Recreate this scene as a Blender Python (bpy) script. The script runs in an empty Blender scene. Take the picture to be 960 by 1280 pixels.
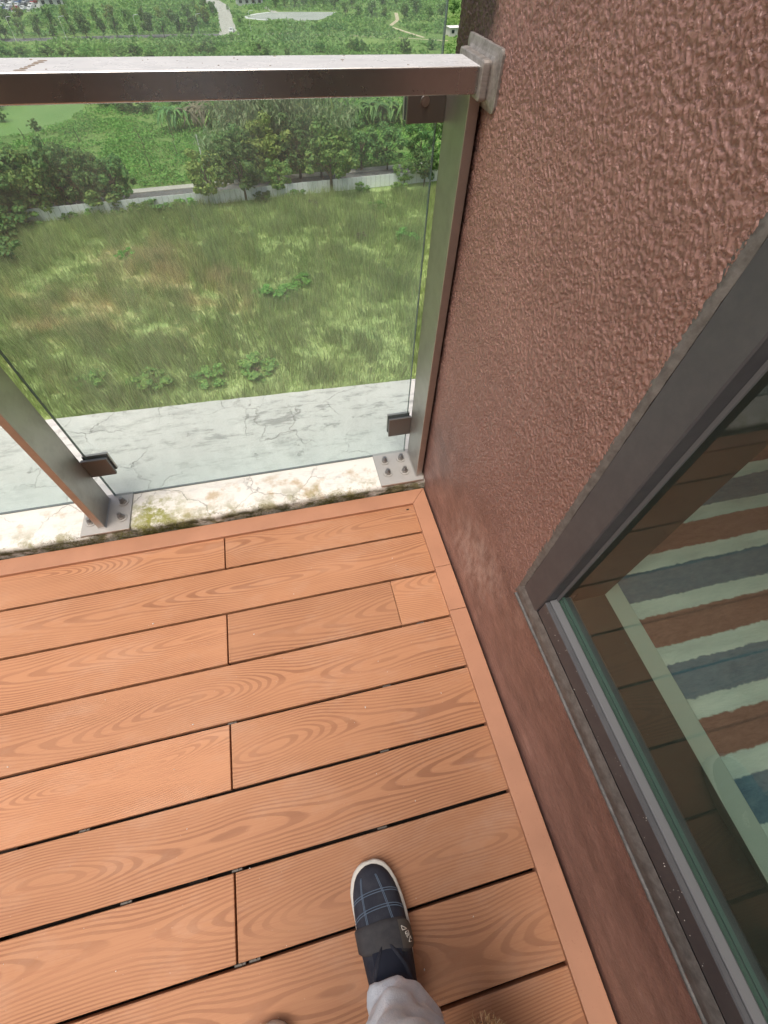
import bpy, bmesh, math, random
import numpy as np
from mathutils import Vector, Matrix

# ------------------------------------------------------------------ camera, world, sun, exposure
scn = bpy.context.scene
COL = scn.collection
EYE = 1.19                                     # camera height over the deck, from the 146 mm board pitch
CAM_R = np.array([[0.97287149, -0.22954572, 0.02880667],      # right, image-down and forward axes
                  [-0.17246672, -0.80261616, -0.57101885],
                  [0.15419563, 0.55055977, -0.82043138]])
FPX = 537.86
cam_data = bpy.data.cameras.new('camera')
cam = bpy.data.objects.new('camera', cam_data)
COL.objects.link(cam)
cam_data.sensor_fit = 'VERTICAL'
cam_data.sensor_height = 36.0
cam_data.sensor_width = 27.0
cam_data.lens = FPX / 1280 * 36.0
cam_data.clip_start = 0.01
cam_data.clip_end = 6000
r_, d_, f_ = CAM_R
cam.matrix_world = Matrix(((r_[0], -d_[0], -f_[0], 0), (r_[1], -d_[1], -f_[1], 0), (r_[2], -d_[2], -f_[2], EYE), (0, 0, 0, 1)))
scn.camera = cam

SUN_ELEV, SUN_AZ = 72.0, -130.0                 # degrees; azimuth measured from +Y towards +X
world = bpy.data.worlds.new('World')
scn.world = world
world.use_nodes = True
wn = world.node_tree.nodes
sky = wn.new('ShaderNodeTexSky')
sky.sky_type = 'NISHITA'
sky.sun_disc = False
sky.sun_elevation = math.radians(SUN_ELEV)
sky.sun_rotation = math.radians(SUN_AZ)
sky.air_density = 1.0
sky.dust_density = 9.0
sky.ozone_density = 0.6
wn['Background'].inputs['Strength'].default_value = 0.15
world.node_tree.links.new(sky.outputs[0], wn['Background'].inputs['Color'])

sun_data = bpy.data.lights.new('sun', 'SUN')
sun_data.energy = 1.3
sun_data.angle = math.radians(34)
sun_data.color = (1.0, 0.96, 0.9)
sun = bpy.data.objects.new('sun', sun_data)
COL.objects.link(sun)
az, el = math.radians(SUN_AZ), math.radians(SUN_ELEV)
to_sun = Vector((math.sin(az) * math.cos(el), math.cos(az) * math.cos(el), math.sin(el)))
sun.rotation_euler = (-to_sun).to_track_quat('-Z', 'Y').to_euler()
sun.location = (-4, 6, 12)

vs = scn.view_settings
vs.view_transform = 'Standard'
vs.look = 'None'
vs.exposure = 0.15
vs.gamma = 1.0
vs.use_curve_mapping = False

rng = np.random.default_rng(7)
random.seed(7)
GZ = -34.0                                     # ground level far below the balcony

# ------------------------------------------------------------------ helpers
def ray(px, py):
    return CAM_R.T @ np.array([(px - 480) / FPX, (py - 640) / FPX, 1.0])

def onz(px, py, z=GZ):
    d = ray(px, py)
    return np.array([0, 0, EYE]) + d * ((z - EYE) / d[2])

def tag(o, label=None, cat=None, group=None, kind=None):
    if label: o['label'] = label
    if cat: o['category'] = cat
    if group: o['group'] = group
    if kind: o['kind'] = kind
    return o

def empty(name, loc=(0, 0, 0), label=None, cat=None, group=None, kind=None, parent=None):
    o = bpy.data.objects.new(name, None)
    COL.objects.link(o)
    o.empty_display_size = 0.05
    o.location = loc
    if parent: o.parent = parent
    return tag(o, label, cat, group, kind)

def wloc(o):
    v = Vector(o.location)
    while o.parent:
        o = o.parent
        v = v + Vector(o.location)
    return v

def link_mesh(name, me, mat, parent=None, loc=(0, 0, 0), smooth=False):
    if mat and len(me.materials) == 0: me.materials.append(mat)
    if smooth:
        me.polygons.foreach_set('use_smooth', np.ones(len(me.polygons), dtype=bool))
    o = bpy.data.objects.new(name, me)
    COL.objects.link(o)
    if parent:
        o.parent = parent
        o.location = Vector(loc) - wloc(parent)
    else:
        o.location = loc
    return o

def pyd(name, verts, faces, mat, parent=None, loc=(0, 0, 0), smooth=False):
    me = bpy.data.meshes.new(name)
    me.from_pydata([tuple(v) for v in verts], [], [tuple(f) for f in faces])
    me.update()
    return link_mesh(name, me, mat, parent, loc, smooth)

def npmesh(name, verts, faces):
    """fast mesh from an (n,3) array and an (m,k) index array"""
    me = bpy.data.meshes.new(name)
    verts = np.ascontiguousarray(verts, dtype=np.float32)
    faces = np.ascontiguousarray(faces, dtype=np.int32)
    m, k = faces.shape
    me.vertices.add(len(verts))
    me.vertices.foreach_set('co', verts.ravel())
    me.loops.add(m * k)
    me.loops.foreach_set('vertex_index', faces.ravel())
    me.polygons.add(m)
    me.polygons.foreach_set('loop_start', np.arange(0, m * k, k, dtype=np.int32))
    me.polygons.foreach_set('loop_total', np.full(m, k, dtype=np.int32))
    me.update(calc_edges=True)
    return me

def bm_obj(name, bm, mat, parent=None, loc=(0, 0, 0), smooth=False):
    me = bpy.data.meshes.new(name)
    bm.normal_update()
    bm.to_mesh(me)
    bm.free()
    return link_mesh(name, me, mat, parent, loc, smooth)

def bm_box(bm, c, s, bevel=0.0, seg=1):
    r = bmesh.ops.create_cube(bm, size=1.0)
    vs_ = r['verts']
    for v in vs_:
        v.co = Vector((v.co.x * s[0] + c[0], v.co.y * s[1] + c[1], v.co.z * s[2] + c[2]))
    if bevel > 0:
        es = list({e for v in vs_ for e in v.link_edges})
        bmesh.ops.bevel(bm, geom=es, offset=bevel, segments=seg, affect='EDGES', profile=0.5)

def box(name, x0, x1, y0, y1, z0, z1, mat, parent=None, bevel=0.0, seg=1):
    bm = bmesh.new()
    bm_box(bm, (0, 0, 0), (x1 - x0, y1 - y0, z1 - z0), bevel, seg)
    return bm_obj(name, bm, mat, parent, ((x0 + x1) / 2, (y0 + y1) / 2, (z0 + z1) / 2))

def tube_mesh(path, radii, n=10, closed_ends=True):
    """round tube along a list of points"""
    path = [Vector(p) for p in path]
    vs_, fs = [], []
    up = Vector((0, 0, 1))
    for i, p in enumerate(path):
        t = (path[min(i + 1, len(path) - 1)] - path[max(i - 1, 0)]).normalized()
        a = t.cross(up)
        if a.length < 1e-3: a = t.cross(Vector((1, 0, 0)))
        a.normalize()
        b = a.cross(t).normalized()
        r = radii[i] if hasattr(radii, '__len__') else radii
        for k in range(n):
            th = 2 * math.pi * k / n
            vs_.append(p + a * math.cos(th) * r + b * math.sin(th) * r)
    for i in range(len(path) - 1):
        for k in range(n):
            k2 = (k + 1) % n
            fs.append((i * n + k, i * n + k2, (i + 1) * n + k2, (i + 1) * n + k))
    if closed_ends:
        fs.append(tuple(range(n))[::-1])
        fs.append(tuple((len(path) - 1) * n + k for k in range(n)))
    return vs_, fs

def loft(rings, closed=True, cap=True):
    n = len(rings[0])
    vs_ = [v for r in rings for v in r]
    fs = []
    for i in range(len(rings) - 1):
        for k in range(n if closed else n - 1):
            k2 = (k + 1) % n
            fs.append((i * n + k, i * n + k2, (i + 1) * n + k2, (i + 1) * n + k))
    if cap:
        fs.append(tuple(range(n))[::-1])
        fs.append(tuple((len(rings) - 1) * n + k for k in range(n)))
    return vs_, fs

def value_noise(x, y, scale, seed):
    r_ = np.random.default_rng(seed)
    T = r_.random((256, 256))
    u, v = x / scale, y / scale
    i, j = np.floor(u).astype(int), np.floor(v).astype(int)
    fu, fv = u - i, v - j
    fu, fv = fu * fu * fu * (fu * (fu * 6 - 15) + 10), fv * fv * fv * (fv * (fv * 6 - 15) + 10)
    g_ = lambda a, b_: T[a % 256, b_ % 256]
    return (g_(i, j) * (1 - fu) + g_(i + 1, j) * fu) * (1 - fv) + (g_(i, j + 1) * (1 - fu) + g_(i + 1, j + 1) * fu) * fv

# ------------------------------------------------------------------ materials
class MB:
    """small node-graph writer"""
    def __init__(s, name):
        s.m = bpy.data.materials.new(name)
        s.m.use_nodes = True
        s.nt = s.m.node_tree
        s.b = s.nt.nodes['Principled BSDF']
        s.out = s.nt.nodes['Material Output']
    def n(s, t, **kw):
        nd = s.nt.nodes.new('ShaderNode' + t)
        for k, v in kw.items():
            if hasattr(nd, k) and k not in nd.inputs: setattr(nd, k, v)
            else: s.set(nd.inputs[k], v)
        return nd
    def set(s, sock, v):
        if isinstance(v, bpy.types.NodeSocket): s.nt.links.new(v, sock)
        elif isinstance(v, bpy.types.Node): s.nt.links.new(v.outputs[0], sock)
        else:
            if hasattr(sock.default_value, '__len__') and len(sock.default_value) == 4 and len(v) == 3: v = (*v, 1)
            sock.default_value = v
    def p(s, **kw):
        for k, v in kw.items(): s.set(s.b.inputs[k.replace('_', ' ')], v)
        return s
    def math(s, op, a, b=None, c=None, clamp=False):
        nd = s.n('Math', operation=op, use_clamp=clamp)
        s.set(nd.inputs[0], a)
        if b is not None: s.set(nd.inputs[1], b)
        if c is not None: s.set(nd.inputs[2], c)
        return nd.outputs[0]
    def obj(s): return s.n('TexCoord').outputs['Object']
    def geo(s): return s.n('NewGeometry').outputs['Position']
    def mapp(s, vec, scale=(1, 1, 1), loc=(0, 0, 0), rot=(0, 0, 0)):
        nd = s.n('Mapping')
        s.set(nd.inputs['Vector'], vec)
        nd.inputs['Scale'].default_value = scale
        nd.inputs['Rotation'].default_value = rot
        s.set(nd.inputs['Location'], loc)
        return nd.outputs[0]
    def noise(s, vec, scale, detail=2, rough=0.5, dist=0.0, out='Fac'):
        nd = s.n('TexNoise')
        s.set(nd.inputs['Vector'], vec)
        nd.inputs['Scale'].default_value = scale
        nd.inputs['Detail'].default_value = detail
        nd.inputs['Roughness'].default_value = rough
        nd.inputs['Distortion'].default_value = dist
        return nd.outputs[out]
    def vor(s, vec, scale, feature='F1', out='Distance', rand=1.0):
        nd = s.n('TexVoronoi', feature=feature)
        s.set(nd.inputs['Vector'], vec)
        nd.inputs['Scale'].default_value = scale
        nd.inputs['Randomness'].default_value = rand
        return nd.outputs[out]
    def ramp(s, fac, stops, interp='LINEAR'):
        nd = s.n('ValToRGB')
        cr = nd.color_ramp
        cr.interpolation = interp
        while len(cr.elements) < len(stops): cr.elements.new(0.5)
        for e, (pos, c) in zip(cr.elements, stops):
            e.position = pos
            e.color = (c, c, c, 1) if not hasattr(c, '__len__') else (*c, 1)
        s.set(nd.inputs[0], fac)
        return nd.outputs[0]
    def mix(s, fac, a, b, blend='MIX'):
        nd = s.n('Mix', data_type='RGBA', blend_type=blend)
        s.set(nd.inputs['Factor'], fac)
        s.set(nd.inputs['A'] if False else nd.inputs[6], a)
        s.set(nd.inputs[7], b)
        return nd.outputs[2]
    def bump(s, h, strength=0.5, dist=0.01, normal=None):
        nd = s.n('Bump')
        nd.inputs['Strength'].default_value = strength
        nd.inputs['Distance'].default_value = dist
        s.set(nd.inputs['Height'], h)
        if normal is not None: s.set(nd.inputs['Normal'], normal)
        return nd.outputs[0]
    def sep(s, vec):
        nd = s.n('SeparateXYZ')
        s.set(nd.inputs[0], vec)
        return nd.outputs
    def comb(s, x, y, z):
        nd = s.n('CombineXYZ')
        for i, v in enumerate((x, y, z)): s.set(nd.inputs[i], v)
        return nd.outputs[0]
    def rand(s): return s.n('ObjectInfo').outputs['Random']

M = {}

def plain(name, col, rough=0.5, metal=0.0, spec=0.5):
    b = MB(name)
    b.p(Base_Color=col, Roughness=rough, Metallic=metal)
    b.b.inputs['Specular IOR Level'].default_value = spec
    M[name] = b.m
    return b

# --- composite decking: embossed cathedral grain, different on every board
b = MB('decking')
o = b.obj(); r = b.rand()
off = b.comb(b.math('MULTIPLY', r, 37.0), b.math('MULTIPLY', r, 91.0), b.math('MULTIPLY', r, 13.0))
ox, oy, _oz = b.sep(o)
# flat-sawn figure: rings cut by a plane whose depth in the log drifts along the board
wander = b.noise(b.mapp(b.comb(ox, 0.0, 0.0), (2.0, 1, 1), off), 1.0, 1.5, 0.5)
depth = b.noise(b.mapp(b.comb(ox, b.math('MULTIPLY', oy, 1.2), 5.0), (1.4, 1, 1), off), 1.0, 1.0, 0.45)
yc = b.math('ADD', b.math('MULTIPLY', b.math('SUBTRACT', r, 0.5), 0.05), b.math('MULTIPLY', b.math('SUBTRACT', wander, 0.5), 0.11))
yd = b.math('SUBTRACT', oy, yc)
dd = b.math('MULTIPLY', b.math('SUBTRACT', depth, 0.30), 0.18)
ring = b.math('SQRT', b.math('ADD', b.math('MULTIPLY', yd, yd), b.math('MULTIPLY', dd, dd)))
wob = b.noise(b.mapp(o, (14, 60, 1), off), 1.0, 2, 0.5)
wob2 = b.noise(b.mapp(o, (5, 22, 1), off), 1.0, 1, 0.5)
field = b.math('ADD', b.math('MULTIPLY', ring, 215.0), b.math('ADD', b.math('MULTIPLY', wob, 0.35), b.math('MULTIPLY', wob2, 0.8)))
tri = b.math('MULTIPLY', b.math('PINGPONG', field, 0.5), 2.0)
line = b.ramp(tri, [(0.0, 0.0), (0.50, 0.0), (0.68, 1.0), (1.0, 1.0)])
fine = b.noise(b.mapp(o, (11, 330, 1), off), 1.0, 2, 0.6)
fine2 = b.noise(b.mapp(o, (40, 900, 1), off), 1.0, 1, 0.6)
fade = b.ramp(b.noise(b.mapp(o, (3, 12, 1), off), 1.3, 2), [(0.34, 0.25), (0.62, 1.0)])
lf = b.math('MULTIPLY', line, fade)
base = b.mix(b.math('MULTIPLY', lf, 0.95), (0.445, 0.214, 0.108), (0.285, 0.125, 0.062))
base = b.mix(b.math('MULTIPLY', b.ramp(fine, [(0.48, 0.0), (0.62, 1.0)]), 0.30), base, (0.34, 0.14, 0.075))
patch = b.noise(b.geo(), 2.3, 3, 0.5)
base = b.mix(b.ramp(patch, [(0.35, 0.0), (0.75, 0.28)]), base, (0.56, 0.31, 0.195))
hsv = b.n('HueSaturation', Value=b.math('ADD', b.math('MULTIPLY', r, 0.22), 0.87), Saturation=1.0, Color=base)
dust_veil = b.ramp(b.noise(b.geo(), 160, 2, 0.6), [(0.70, 0.0), (0.76, 0.35)])
film = b.math('MULTIPLY', b.ramp(b.noise(b.mapp(b.geo(), (1, 2.2, 1), rot=(0, 0, 0.4)), 4.5, 6, 0.7), [(0.5, 0.0), (0.72, 0.4)]), 0.55)
base = b.mix(film, hsv.outputs[0], (0.56, 0.40, 0.30))
base = b.mix(dust_veil, base, (0.55, 0.42, 0.33))
b.p(Base_Color=base, Roughness=b.math('ADD', 0.56, b.math('MULTIPLY', patch, 0.2)))
b.b.inputs['Specular IOR Level'].default_value = 0.35
hgt = b.math('ADD', b.math('MULTIPLY', lf, -1.0), b.math('MULTIPLY', b.math('ADD', fine, fine2), 0.55))
b.set(b.b.inputs['Normal'], b.bump(hgt, 0.35, 0.0012))
M['decking'] = b.m

b = MB('deck_trim')
o = b.obj()
g = b.noise(b.geo(), 600, 3, 0.7)
l = b.noise(b.geo(), 9, 3, 0.5)
base = b.mix(b.ramp(l, [(0.3, 0.0), (0.7, 1.0)]), (0.40, 0.195, 0.115), (0.47, 0.232, 0.138))
base = b.mix(b.ramp(b.noise(b.geo(), 210, 2), [(0.66, 0.0), (0.74, 0.6)]), base, (0.36, 0.15, 0.09))
b.p(Base_Color=base, Roughness=0.5)
b.set(b.b.inputs['Normal'], b.bump(g, 0.25, 0.0006))
M['deck_trim'] = b.m

plain('under_deck', (0.02, 0.015, 0.012), 0.9)
plain('clip_metal', (0.10, 0.09, 0.08), 0.6, 0.3)

# --- concrete kerb and ledge: whitewash, black streaks, cracks, moss
b = MB('old_concrete')
g = b.geo()
big = b.noise(g, 3.2, 5, 0.6)
mid = b.noise(g, 14, 6, 0.65, 0.4)
finen = b.noise(g, 90, 5, 0.7)
base = b.mix(b.ramp(big, [(0.3, 0.0), (0.7, 1.0)]), (0.74, 0.73, 0.69), (0.86, 0.84, 0.79))
xyz = b.sep(g)
streak_n = b.noise(b.mapp(g, (1.6, 5.0, 1)), 5.0, 9, 0.78, 0.2)
ymask = b.ramp(b.math('ABSOLUTE', b.math('SUBTRACT', xyz[1], 1.26)), [(0.06, 1.0), (0.2, 0.35)])
xm = b.ramp(b.noise(b.mapp(g, (1.2, 1.2, 0.2)), 1.0, 1), [(0.3, 0.5), (0.6, 1.0)])
streak = b.math('MULTIPLY', b.math('MULTIPLY', b.ramp(streak_n, [(0.51, 0.0), (0.61, 0.75)]), ymask), xm)
base = b.mix(streak, base, (0.26, 0.265, 0.25))
blot = b.math('MULTIPLY', b.ramp(b.noise(g, 9, 8, 0.78), [(0.61, 0.0), (0.68, 0.8)]), b.ramp(xyz[1], [(0.98, 0.3), (1.02, 1.0)]))
base = b.mix(blot, base, (0.16, 0.16, 0.145))
wg = b.n('VectorMath', operation='ADD')
b.set(wg.inputs[0], g)
nz = b.noise(g, 11, 4, 0.6, 0, 'Color')
sc = b.n('VectorMath', operation='SCALE', Scale=0.09)
b.set(sc.inputs[0], nz)
b.set(wg.inputs[1], sc.outputs[0])
cr = b.vor(wg.outputs[0], 5.0, 'DISTANCE_TO_EDGE')
crmask = b.ramp(b.noise(g, 4.0, 2), [(0.42, 0.0), (0.55, 1.0)])
crack = b.math('MULTIPLY', b.ramp(cr, [(0.0, 1.0), (0.011, 0.0)]), crmask)
base = b.mix(b.math('MULTIPLY', crack, 0.6), base, (0.13, 0.125, 0.11))
# ochre stains and moss near the deck edge
ochre = b.math('MULTIPLY', b.ramp(b.noise(g, 13, 5, 0.6), [(0.56, 0.0), (0.68, 0.65)]), b.ramp(xyz[1], [(0.98, 1.0), (1.0, 0.0)]))
base = b.mix(ochre, base, (0.44, 0.31, 0.14))
edge = b.ramp(xyz[1], [(0.86, 1.0), (0.95, 0.0)])
moss = b.math('MULTIPLY', b.ramp(b.noise(g, 17, 6, 0.7), [(0.46, 0.0), (0.58, 1.0)]), edge)
base = b.mix(b.math('MULTIPLY', moss, 0.85), base, (0.20, 0.19, 0.035))
mx_ = b.math('ABSOLUTE', b.math('ADD', xyz[0], 0.50))
mspot = b.math('MULTIPLY', b.ramp(b.noise(g, 26, 6, 0.72), [(0.44, 0.0), (0.56, 1.0)]), b.math('MULTIPLY', b.ramp(mx_, [(0.02, 1.0), (0.13, 0.0)]), b.ramp(xyz[1], [(0.95, 1.0), (1.0, 0.0)])))
base = b.mix(b.math('MULTIPLY', mspot, 0.9), base, (0.26, 0.27, 0.04))
# the upright kerb face is green-black with moss where it stays wet
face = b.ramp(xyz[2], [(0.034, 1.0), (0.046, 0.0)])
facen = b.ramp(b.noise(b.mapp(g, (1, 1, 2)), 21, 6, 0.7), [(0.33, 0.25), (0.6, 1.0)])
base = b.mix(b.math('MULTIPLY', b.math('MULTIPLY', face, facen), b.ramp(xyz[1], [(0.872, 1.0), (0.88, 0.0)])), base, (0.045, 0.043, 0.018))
b.p(Base_Color=base, Roughness=0.85)
b.b.inputs['Specular IOR Level'].default_value = 0.25
hg = b.math('ADD', b.math('MULTIPLY', mid, 1.0), b.math('MULTIPLY', finen, 0.6))
hg = b.math('SUBTRACT', hg, b.math('MULTIPLY', crack, 0.8))
b.set(b.b.inputs['Normal'], b.bump(hg, 0.55, 0.006))
M['old_concrete'] = b.m

# --- sprayed stucco
def make_stucco(name, bumpy):
    b = MB(name)
    g = b.geo()
    z = b.sep(g)[2]
    y = b.sep(g)[1]
    wv = b.n('VectorMath', operation='ADD')
    nzc = b.noise(g, 70, 2, 0.5, 0, 'Color')
    scn_ = b.n('VectorMath', operation='SCALE', Scale=0.012)
    b.set(scn_.inputs[0], nzc)
    b.set(wv.inputs[0], g)
    b.set(wv.inputs[1], scn_.outputs[0])
    wm = b.mapp(wv.outputs[0], (1, 1.35, 0.75), rot=(0.6, 0, 0))
    n1 = b.noise(wm, 140, 2, 0.5, 0.35)
    msk = b.ramp(b.noise(g, 150, 2, 0.5), [(0.46, 0.0), (0.56, 1.0)])
    ridge = b.math('SUBTRACT', 1.0, b.math('ABSOLUTE', b.math('MULTIPLY', b.math('SUBTRACT', n1, 0.5), 7.5)), clamp=True)
    n1b = b.noise(b.mapp(wv.outputs[0], (1, 0.9, 1.2), (3, 1, 7), (-0.4, 0, 0)), 150, 2, 0.5, 0.3)
    ridge2 = b.math('SUBTRACT', 1.0, b.math('ABSOLUTE', b.math('MULTIPLY', b.math('SUBTRACT', n1b, 0.52), 9.0)), clamp=True)
    n2 = b.noise(g, 300, 3, 0.65)
    n3 = b.noise(g, 30, 3, 0.55)
    hh = b.math('ADD', b.math('MULTIPLY', b.math('MULTIPLY', ridge, msk), 0.9), b.math('MULTIPLY', ridge2, 0.2))
    hh = b.math('ADD', hh, b.math('MULTIPLY', n2, 0.25))
    hh = b.math('ADD', hh, b.math('MULTIPLY', n3, 0.6))
    # the strip under the window and the foot of the wall were rubbed smooth
    smooth_n = b.math('ADD', z, b.math('MULTIPLY', b.noise(g, 7, 3), 0.16))
    smooth = b.ramp(smooth_n, [(0.33, 0.12), (0.52, 1.0)])
    hh = b.math('MULTIPLY', hh, smooth)
    tone = b.noise(g, 3.5, 4, 0.6)
    base = b.mix(b.ramp(tone, [(0.3, 0.0), (0.7, 1.0)]), (0.268, 0.150, 0.126), (0.345, 0.200, 0.170))
    spots = b.ramp(b.noise(g, 150, 3, 0.6), [(0.35, 1.0), (0.47, 0.0)])
    base = b.mix(b.math('MULTIPLY', spots, 0.35), base, (0.17, 0.085, 0.075))
    chalk = b.math('MULTIPLY', b.ramp(b.noise(b.mapp(g, (1, 3.0, 1.2), rot=(0.5, 0, 0)), 5, 6, 0.65), [(0.55, 0.0), (0.72, 0.55)]), b.ramp(z, [(0.25, 1.0), (0.5, 0.0)]))
    base = b.mix(chalk, base, (0.50, 0.33, 0.28))
    scuff = b.ramp(b.noise(b.mapp(g, (1, 2, 9), rot=(0.9, 0, 0)), 14, 4, 0.7), [(0.62, 0.0), (0.75, 0.3)])
    base = b.mix(b.math('MULTIPLY', scuff, b.ramp(z, [(0.3, 1.0), (0.45, 0.0)])), base, (0.52, 0.36, 0.31))
    # dark stain near the handrail; shade in the gap behind the post painted in
    stain_shade_y = b.ramp(b.math('ADD', y, b.math('MULTIPLY', b.noise(g, 30, 4, 0.7), 0.08)), [(0.905, 0.0), (0.95, 1.0)])
    base = b.mix(b.math('MULTIPLY', stain_shade_y, 0.88), base, (0.035, 0.022, 0.02))
    grime_shade = b.math('MULTIPLY', b.ramp(b.noise(b.mapp(g, (1, 1.6, 3), rot=(0.5, 0, 0)), 6, 6, 0.7), [(0.36, 0.0), (0.62, 0.75)]), b.ramp(z, [(0.30, 1.0), (0.48, 0.0)]))
    base = b.mix(grime_shade, base, (0.135, 0.078, 0.070))  # shade low on the wall painted in with the grime, fading upward
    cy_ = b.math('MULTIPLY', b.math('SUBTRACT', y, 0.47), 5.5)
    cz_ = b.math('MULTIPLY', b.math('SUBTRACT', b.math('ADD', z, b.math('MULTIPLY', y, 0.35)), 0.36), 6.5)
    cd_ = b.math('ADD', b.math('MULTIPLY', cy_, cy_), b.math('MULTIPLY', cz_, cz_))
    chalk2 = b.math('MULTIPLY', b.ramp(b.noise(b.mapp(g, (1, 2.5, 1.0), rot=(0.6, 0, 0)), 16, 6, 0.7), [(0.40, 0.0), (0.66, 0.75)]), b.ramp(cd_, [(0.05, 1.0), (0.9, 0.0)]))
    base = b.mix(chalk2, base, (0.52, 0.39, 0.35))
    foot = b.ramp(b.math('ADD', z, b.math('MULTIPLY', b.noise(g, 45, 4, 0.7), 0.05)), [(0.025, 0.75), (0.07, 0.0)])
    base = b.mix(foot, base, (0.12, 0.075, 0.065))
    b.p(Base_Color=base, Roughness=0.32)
    b.b.inputs['Specular IOR Level'].default_value = 0.55
    b.set(b.b.inputs['Normal'], b.bump(hh, 0.5, 0.004) if bumpy else b.bump(b.math('ADD', b.math('MULTIPLY', hh, 0.7), b.math('MULTIPLY', n2, 0.6)), 0.5, 0.0022))
    M[name] = b.m
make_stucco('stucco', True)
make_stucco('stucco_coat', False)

# --- brushed stainless steel
def steel(name, col, rough, dirt=0.25, scale=(3, 3, 300)):
    b = MB(name)
    o = b.obj()
    br = b.noise(b.mapp(o, scale), 1.0, 3, 0.6)
    dn = b.noise(o, 18, 5, 0.65)
    base = b.mix(b.math('MULTIPLY', b.ramp(dn, [(0.45, 0.0), (0.75, 1.0)]), dirt), col, (0.22, 0.19, 0.16))
    b.p(Base_Color=base, Metallic=1.0, Roughness=b.math('ADD', rough, b.math('MULTIPLY', dn, 0.16)))
    b.set(b.b.inputs['Normal'], b.bump(br, 0.06, 0.0006))
    M[name] = b.m
steel('steel_rail', (0.47, 0.475, 0.47), 0.2, 0.2, (2, 300, 300))
def dust_sky_sheen(name, col, amount):
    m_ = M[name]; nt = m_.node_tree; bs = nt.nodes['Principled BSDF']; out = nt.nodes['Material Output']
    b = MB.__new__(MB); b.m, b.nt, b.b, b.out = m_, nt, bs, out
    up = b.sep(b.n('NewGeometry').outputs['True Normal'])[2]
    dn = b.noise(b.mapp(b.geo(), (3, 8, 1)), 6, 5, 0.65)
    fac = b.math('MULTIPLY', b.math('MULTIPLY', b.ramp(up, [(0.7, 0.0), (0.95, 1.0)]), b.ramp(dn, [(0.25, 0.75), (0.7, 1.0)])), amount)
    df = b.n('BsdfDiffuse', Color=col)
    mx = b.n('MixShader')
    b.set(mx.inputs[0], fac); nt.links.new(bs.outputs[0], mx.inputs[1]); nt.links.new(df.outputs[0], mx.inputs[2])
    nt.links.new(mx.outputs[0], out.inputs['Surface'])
dust_sky_sheen('steel_rail', (0.66, 0.68, 0.70), 0.75)  # dust layer on top carries the sky's white reflection as painted colour
steel('steel_post', (0.46, 0.445, 0.425), 0.40, 0.3, (300, 300, 2))
steel('steel_plate', (0.50, 0.49, 0.475), 0.45, 0.3, (200, 40, 40))
steel('steel_bolt', (0.40, 0.385, 0.37), 0.3, 0.4, (60, 60, 60))
steel('steel_dark', (0.20, 0.20, 0.195), 0.45, 0.3, (60, 60, 60))
dust_sky_sheen('steel_plate', (0.50, 0.49, 0.47), 0.6)
b = plain('rosette_plastic', (0.36, 0.335, 0.315), 0.5)
o = b.obj()
bn = b.noise(b.mapp(o, (4, 90, 90)), 1.0, 4, 0.7)
b.p(Base_Color=b.mix(b.ramp(bn, [(0.35, 0.0), (0.7, 1.0)]), (0.20, 0.185, 0.17), (0.38, 0.36, 0.34)), Metallic=0.35)
plain('rubber', (0.02, 0.02, 0.02), 0.7)

# --- glass: tinted transparency with a Fresnel mirror on the outer skin and a pale film of dust and painted haze
def glass(name, tint, dust_veil=0.03, veil_col=(0.7, 0.74, 0.72), ior=1.5, boost=1.0):
    b = MB(name)
    b.nt.nodes.remove(b.b)
    tr = b.n('BsdfTransparent', Color=tint)
    gl = b.n('BsdfGlossy', Roughness=0.02, Color=(0.95, 1.0, 0.98))
    di = b.n('BsdfDiffuse', Color=veil_col)
    geo = b.n('NewGeometry')
    fr = b.n('Fresnel', IOR=ior)
    fac = b.math('MULTIPLY', fr.outputs[0], b.math('SUBTRACT', 1.0, geo.outputs['Backfacing']))
    fac = b.math('MULTIPLY', fac, boost, clamp=True)
    m1 = b.n('MixShader')
    b.set(m1.inputs[0], fac); b.nt.links.new(tr.outputs[0], m1.inputs[1]); b.nt.links.new(gl.outputs[0], m1.inputs[2])
    dn = b.noise(b.mapp(geo.outputs['Position'], (6, 6, 1.4)), 2.0, 5, 0.65)
    df = b.math('MULTIPLY', b.ramp(dn, [(0.3, 0.35), (0.75, 1.0)]), dust_veil)
    m2 = b.n('MixShader')
    b.set(m2.inputs[0], df); b.nt.links.new(m1.outputs[0], m2.inputs[1]); b.nt.links.new(di.outputs[0], m2.inputs[2])
    b.nt.links.new(m2.outputs[0], b.out.inputs['Surface'])
    M[name] = b.m
glass('railing_glass', (0.895, 0.945, 0.935), 0.13, (0.72, 0.83, 0.84), boost=0.45)  # film thickened so the panes carry the haze over the land
glass('window_glass', (0.82, 0.895, 0.86), 0.012, boost=1.1)
plain('glass_edge', (0.09, 0.13, 0.115), 0.15)

# --- window frame
b = MB('aluminium')
g = b.geo()
dn = b.noise(g, 30, 5, 0.7)
b.p(Base_Color=b.mix(b.ramp(dn, [(0.4, 0.0), (0.8, 0.5)]), (0.062, 0.064, 0.072), (0.11, 0.11, 0.115)), Roughness=0.5, Metallic=0.0)
sp = b.vor(g, 130, 'F1')
M['aluminium'] = b.m
b = MB('silicone')
dn = b.noise(g := b.geo(), 60, 5, 0.7)
b.p(Base_Color=b.mix(b.ramp(dn, [(0.35, 0.0), (0.7, 1.0)]), (0.085, 0.083, 0.08), (0.19, 0.185, 0.18)), Roughness=0.5)
b.set(b.b.inputs['Normal'], b.bump(dn, 0.4, 0.003))
M['silicone'] = b.m
plain('gasket', (0.13, 0.135, 0.145), 0.5)
plain('reveal_dark', (0.030, 0.029, 0.024), 0.6)
b = MB('spacer')
o = b.obj()
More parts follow.
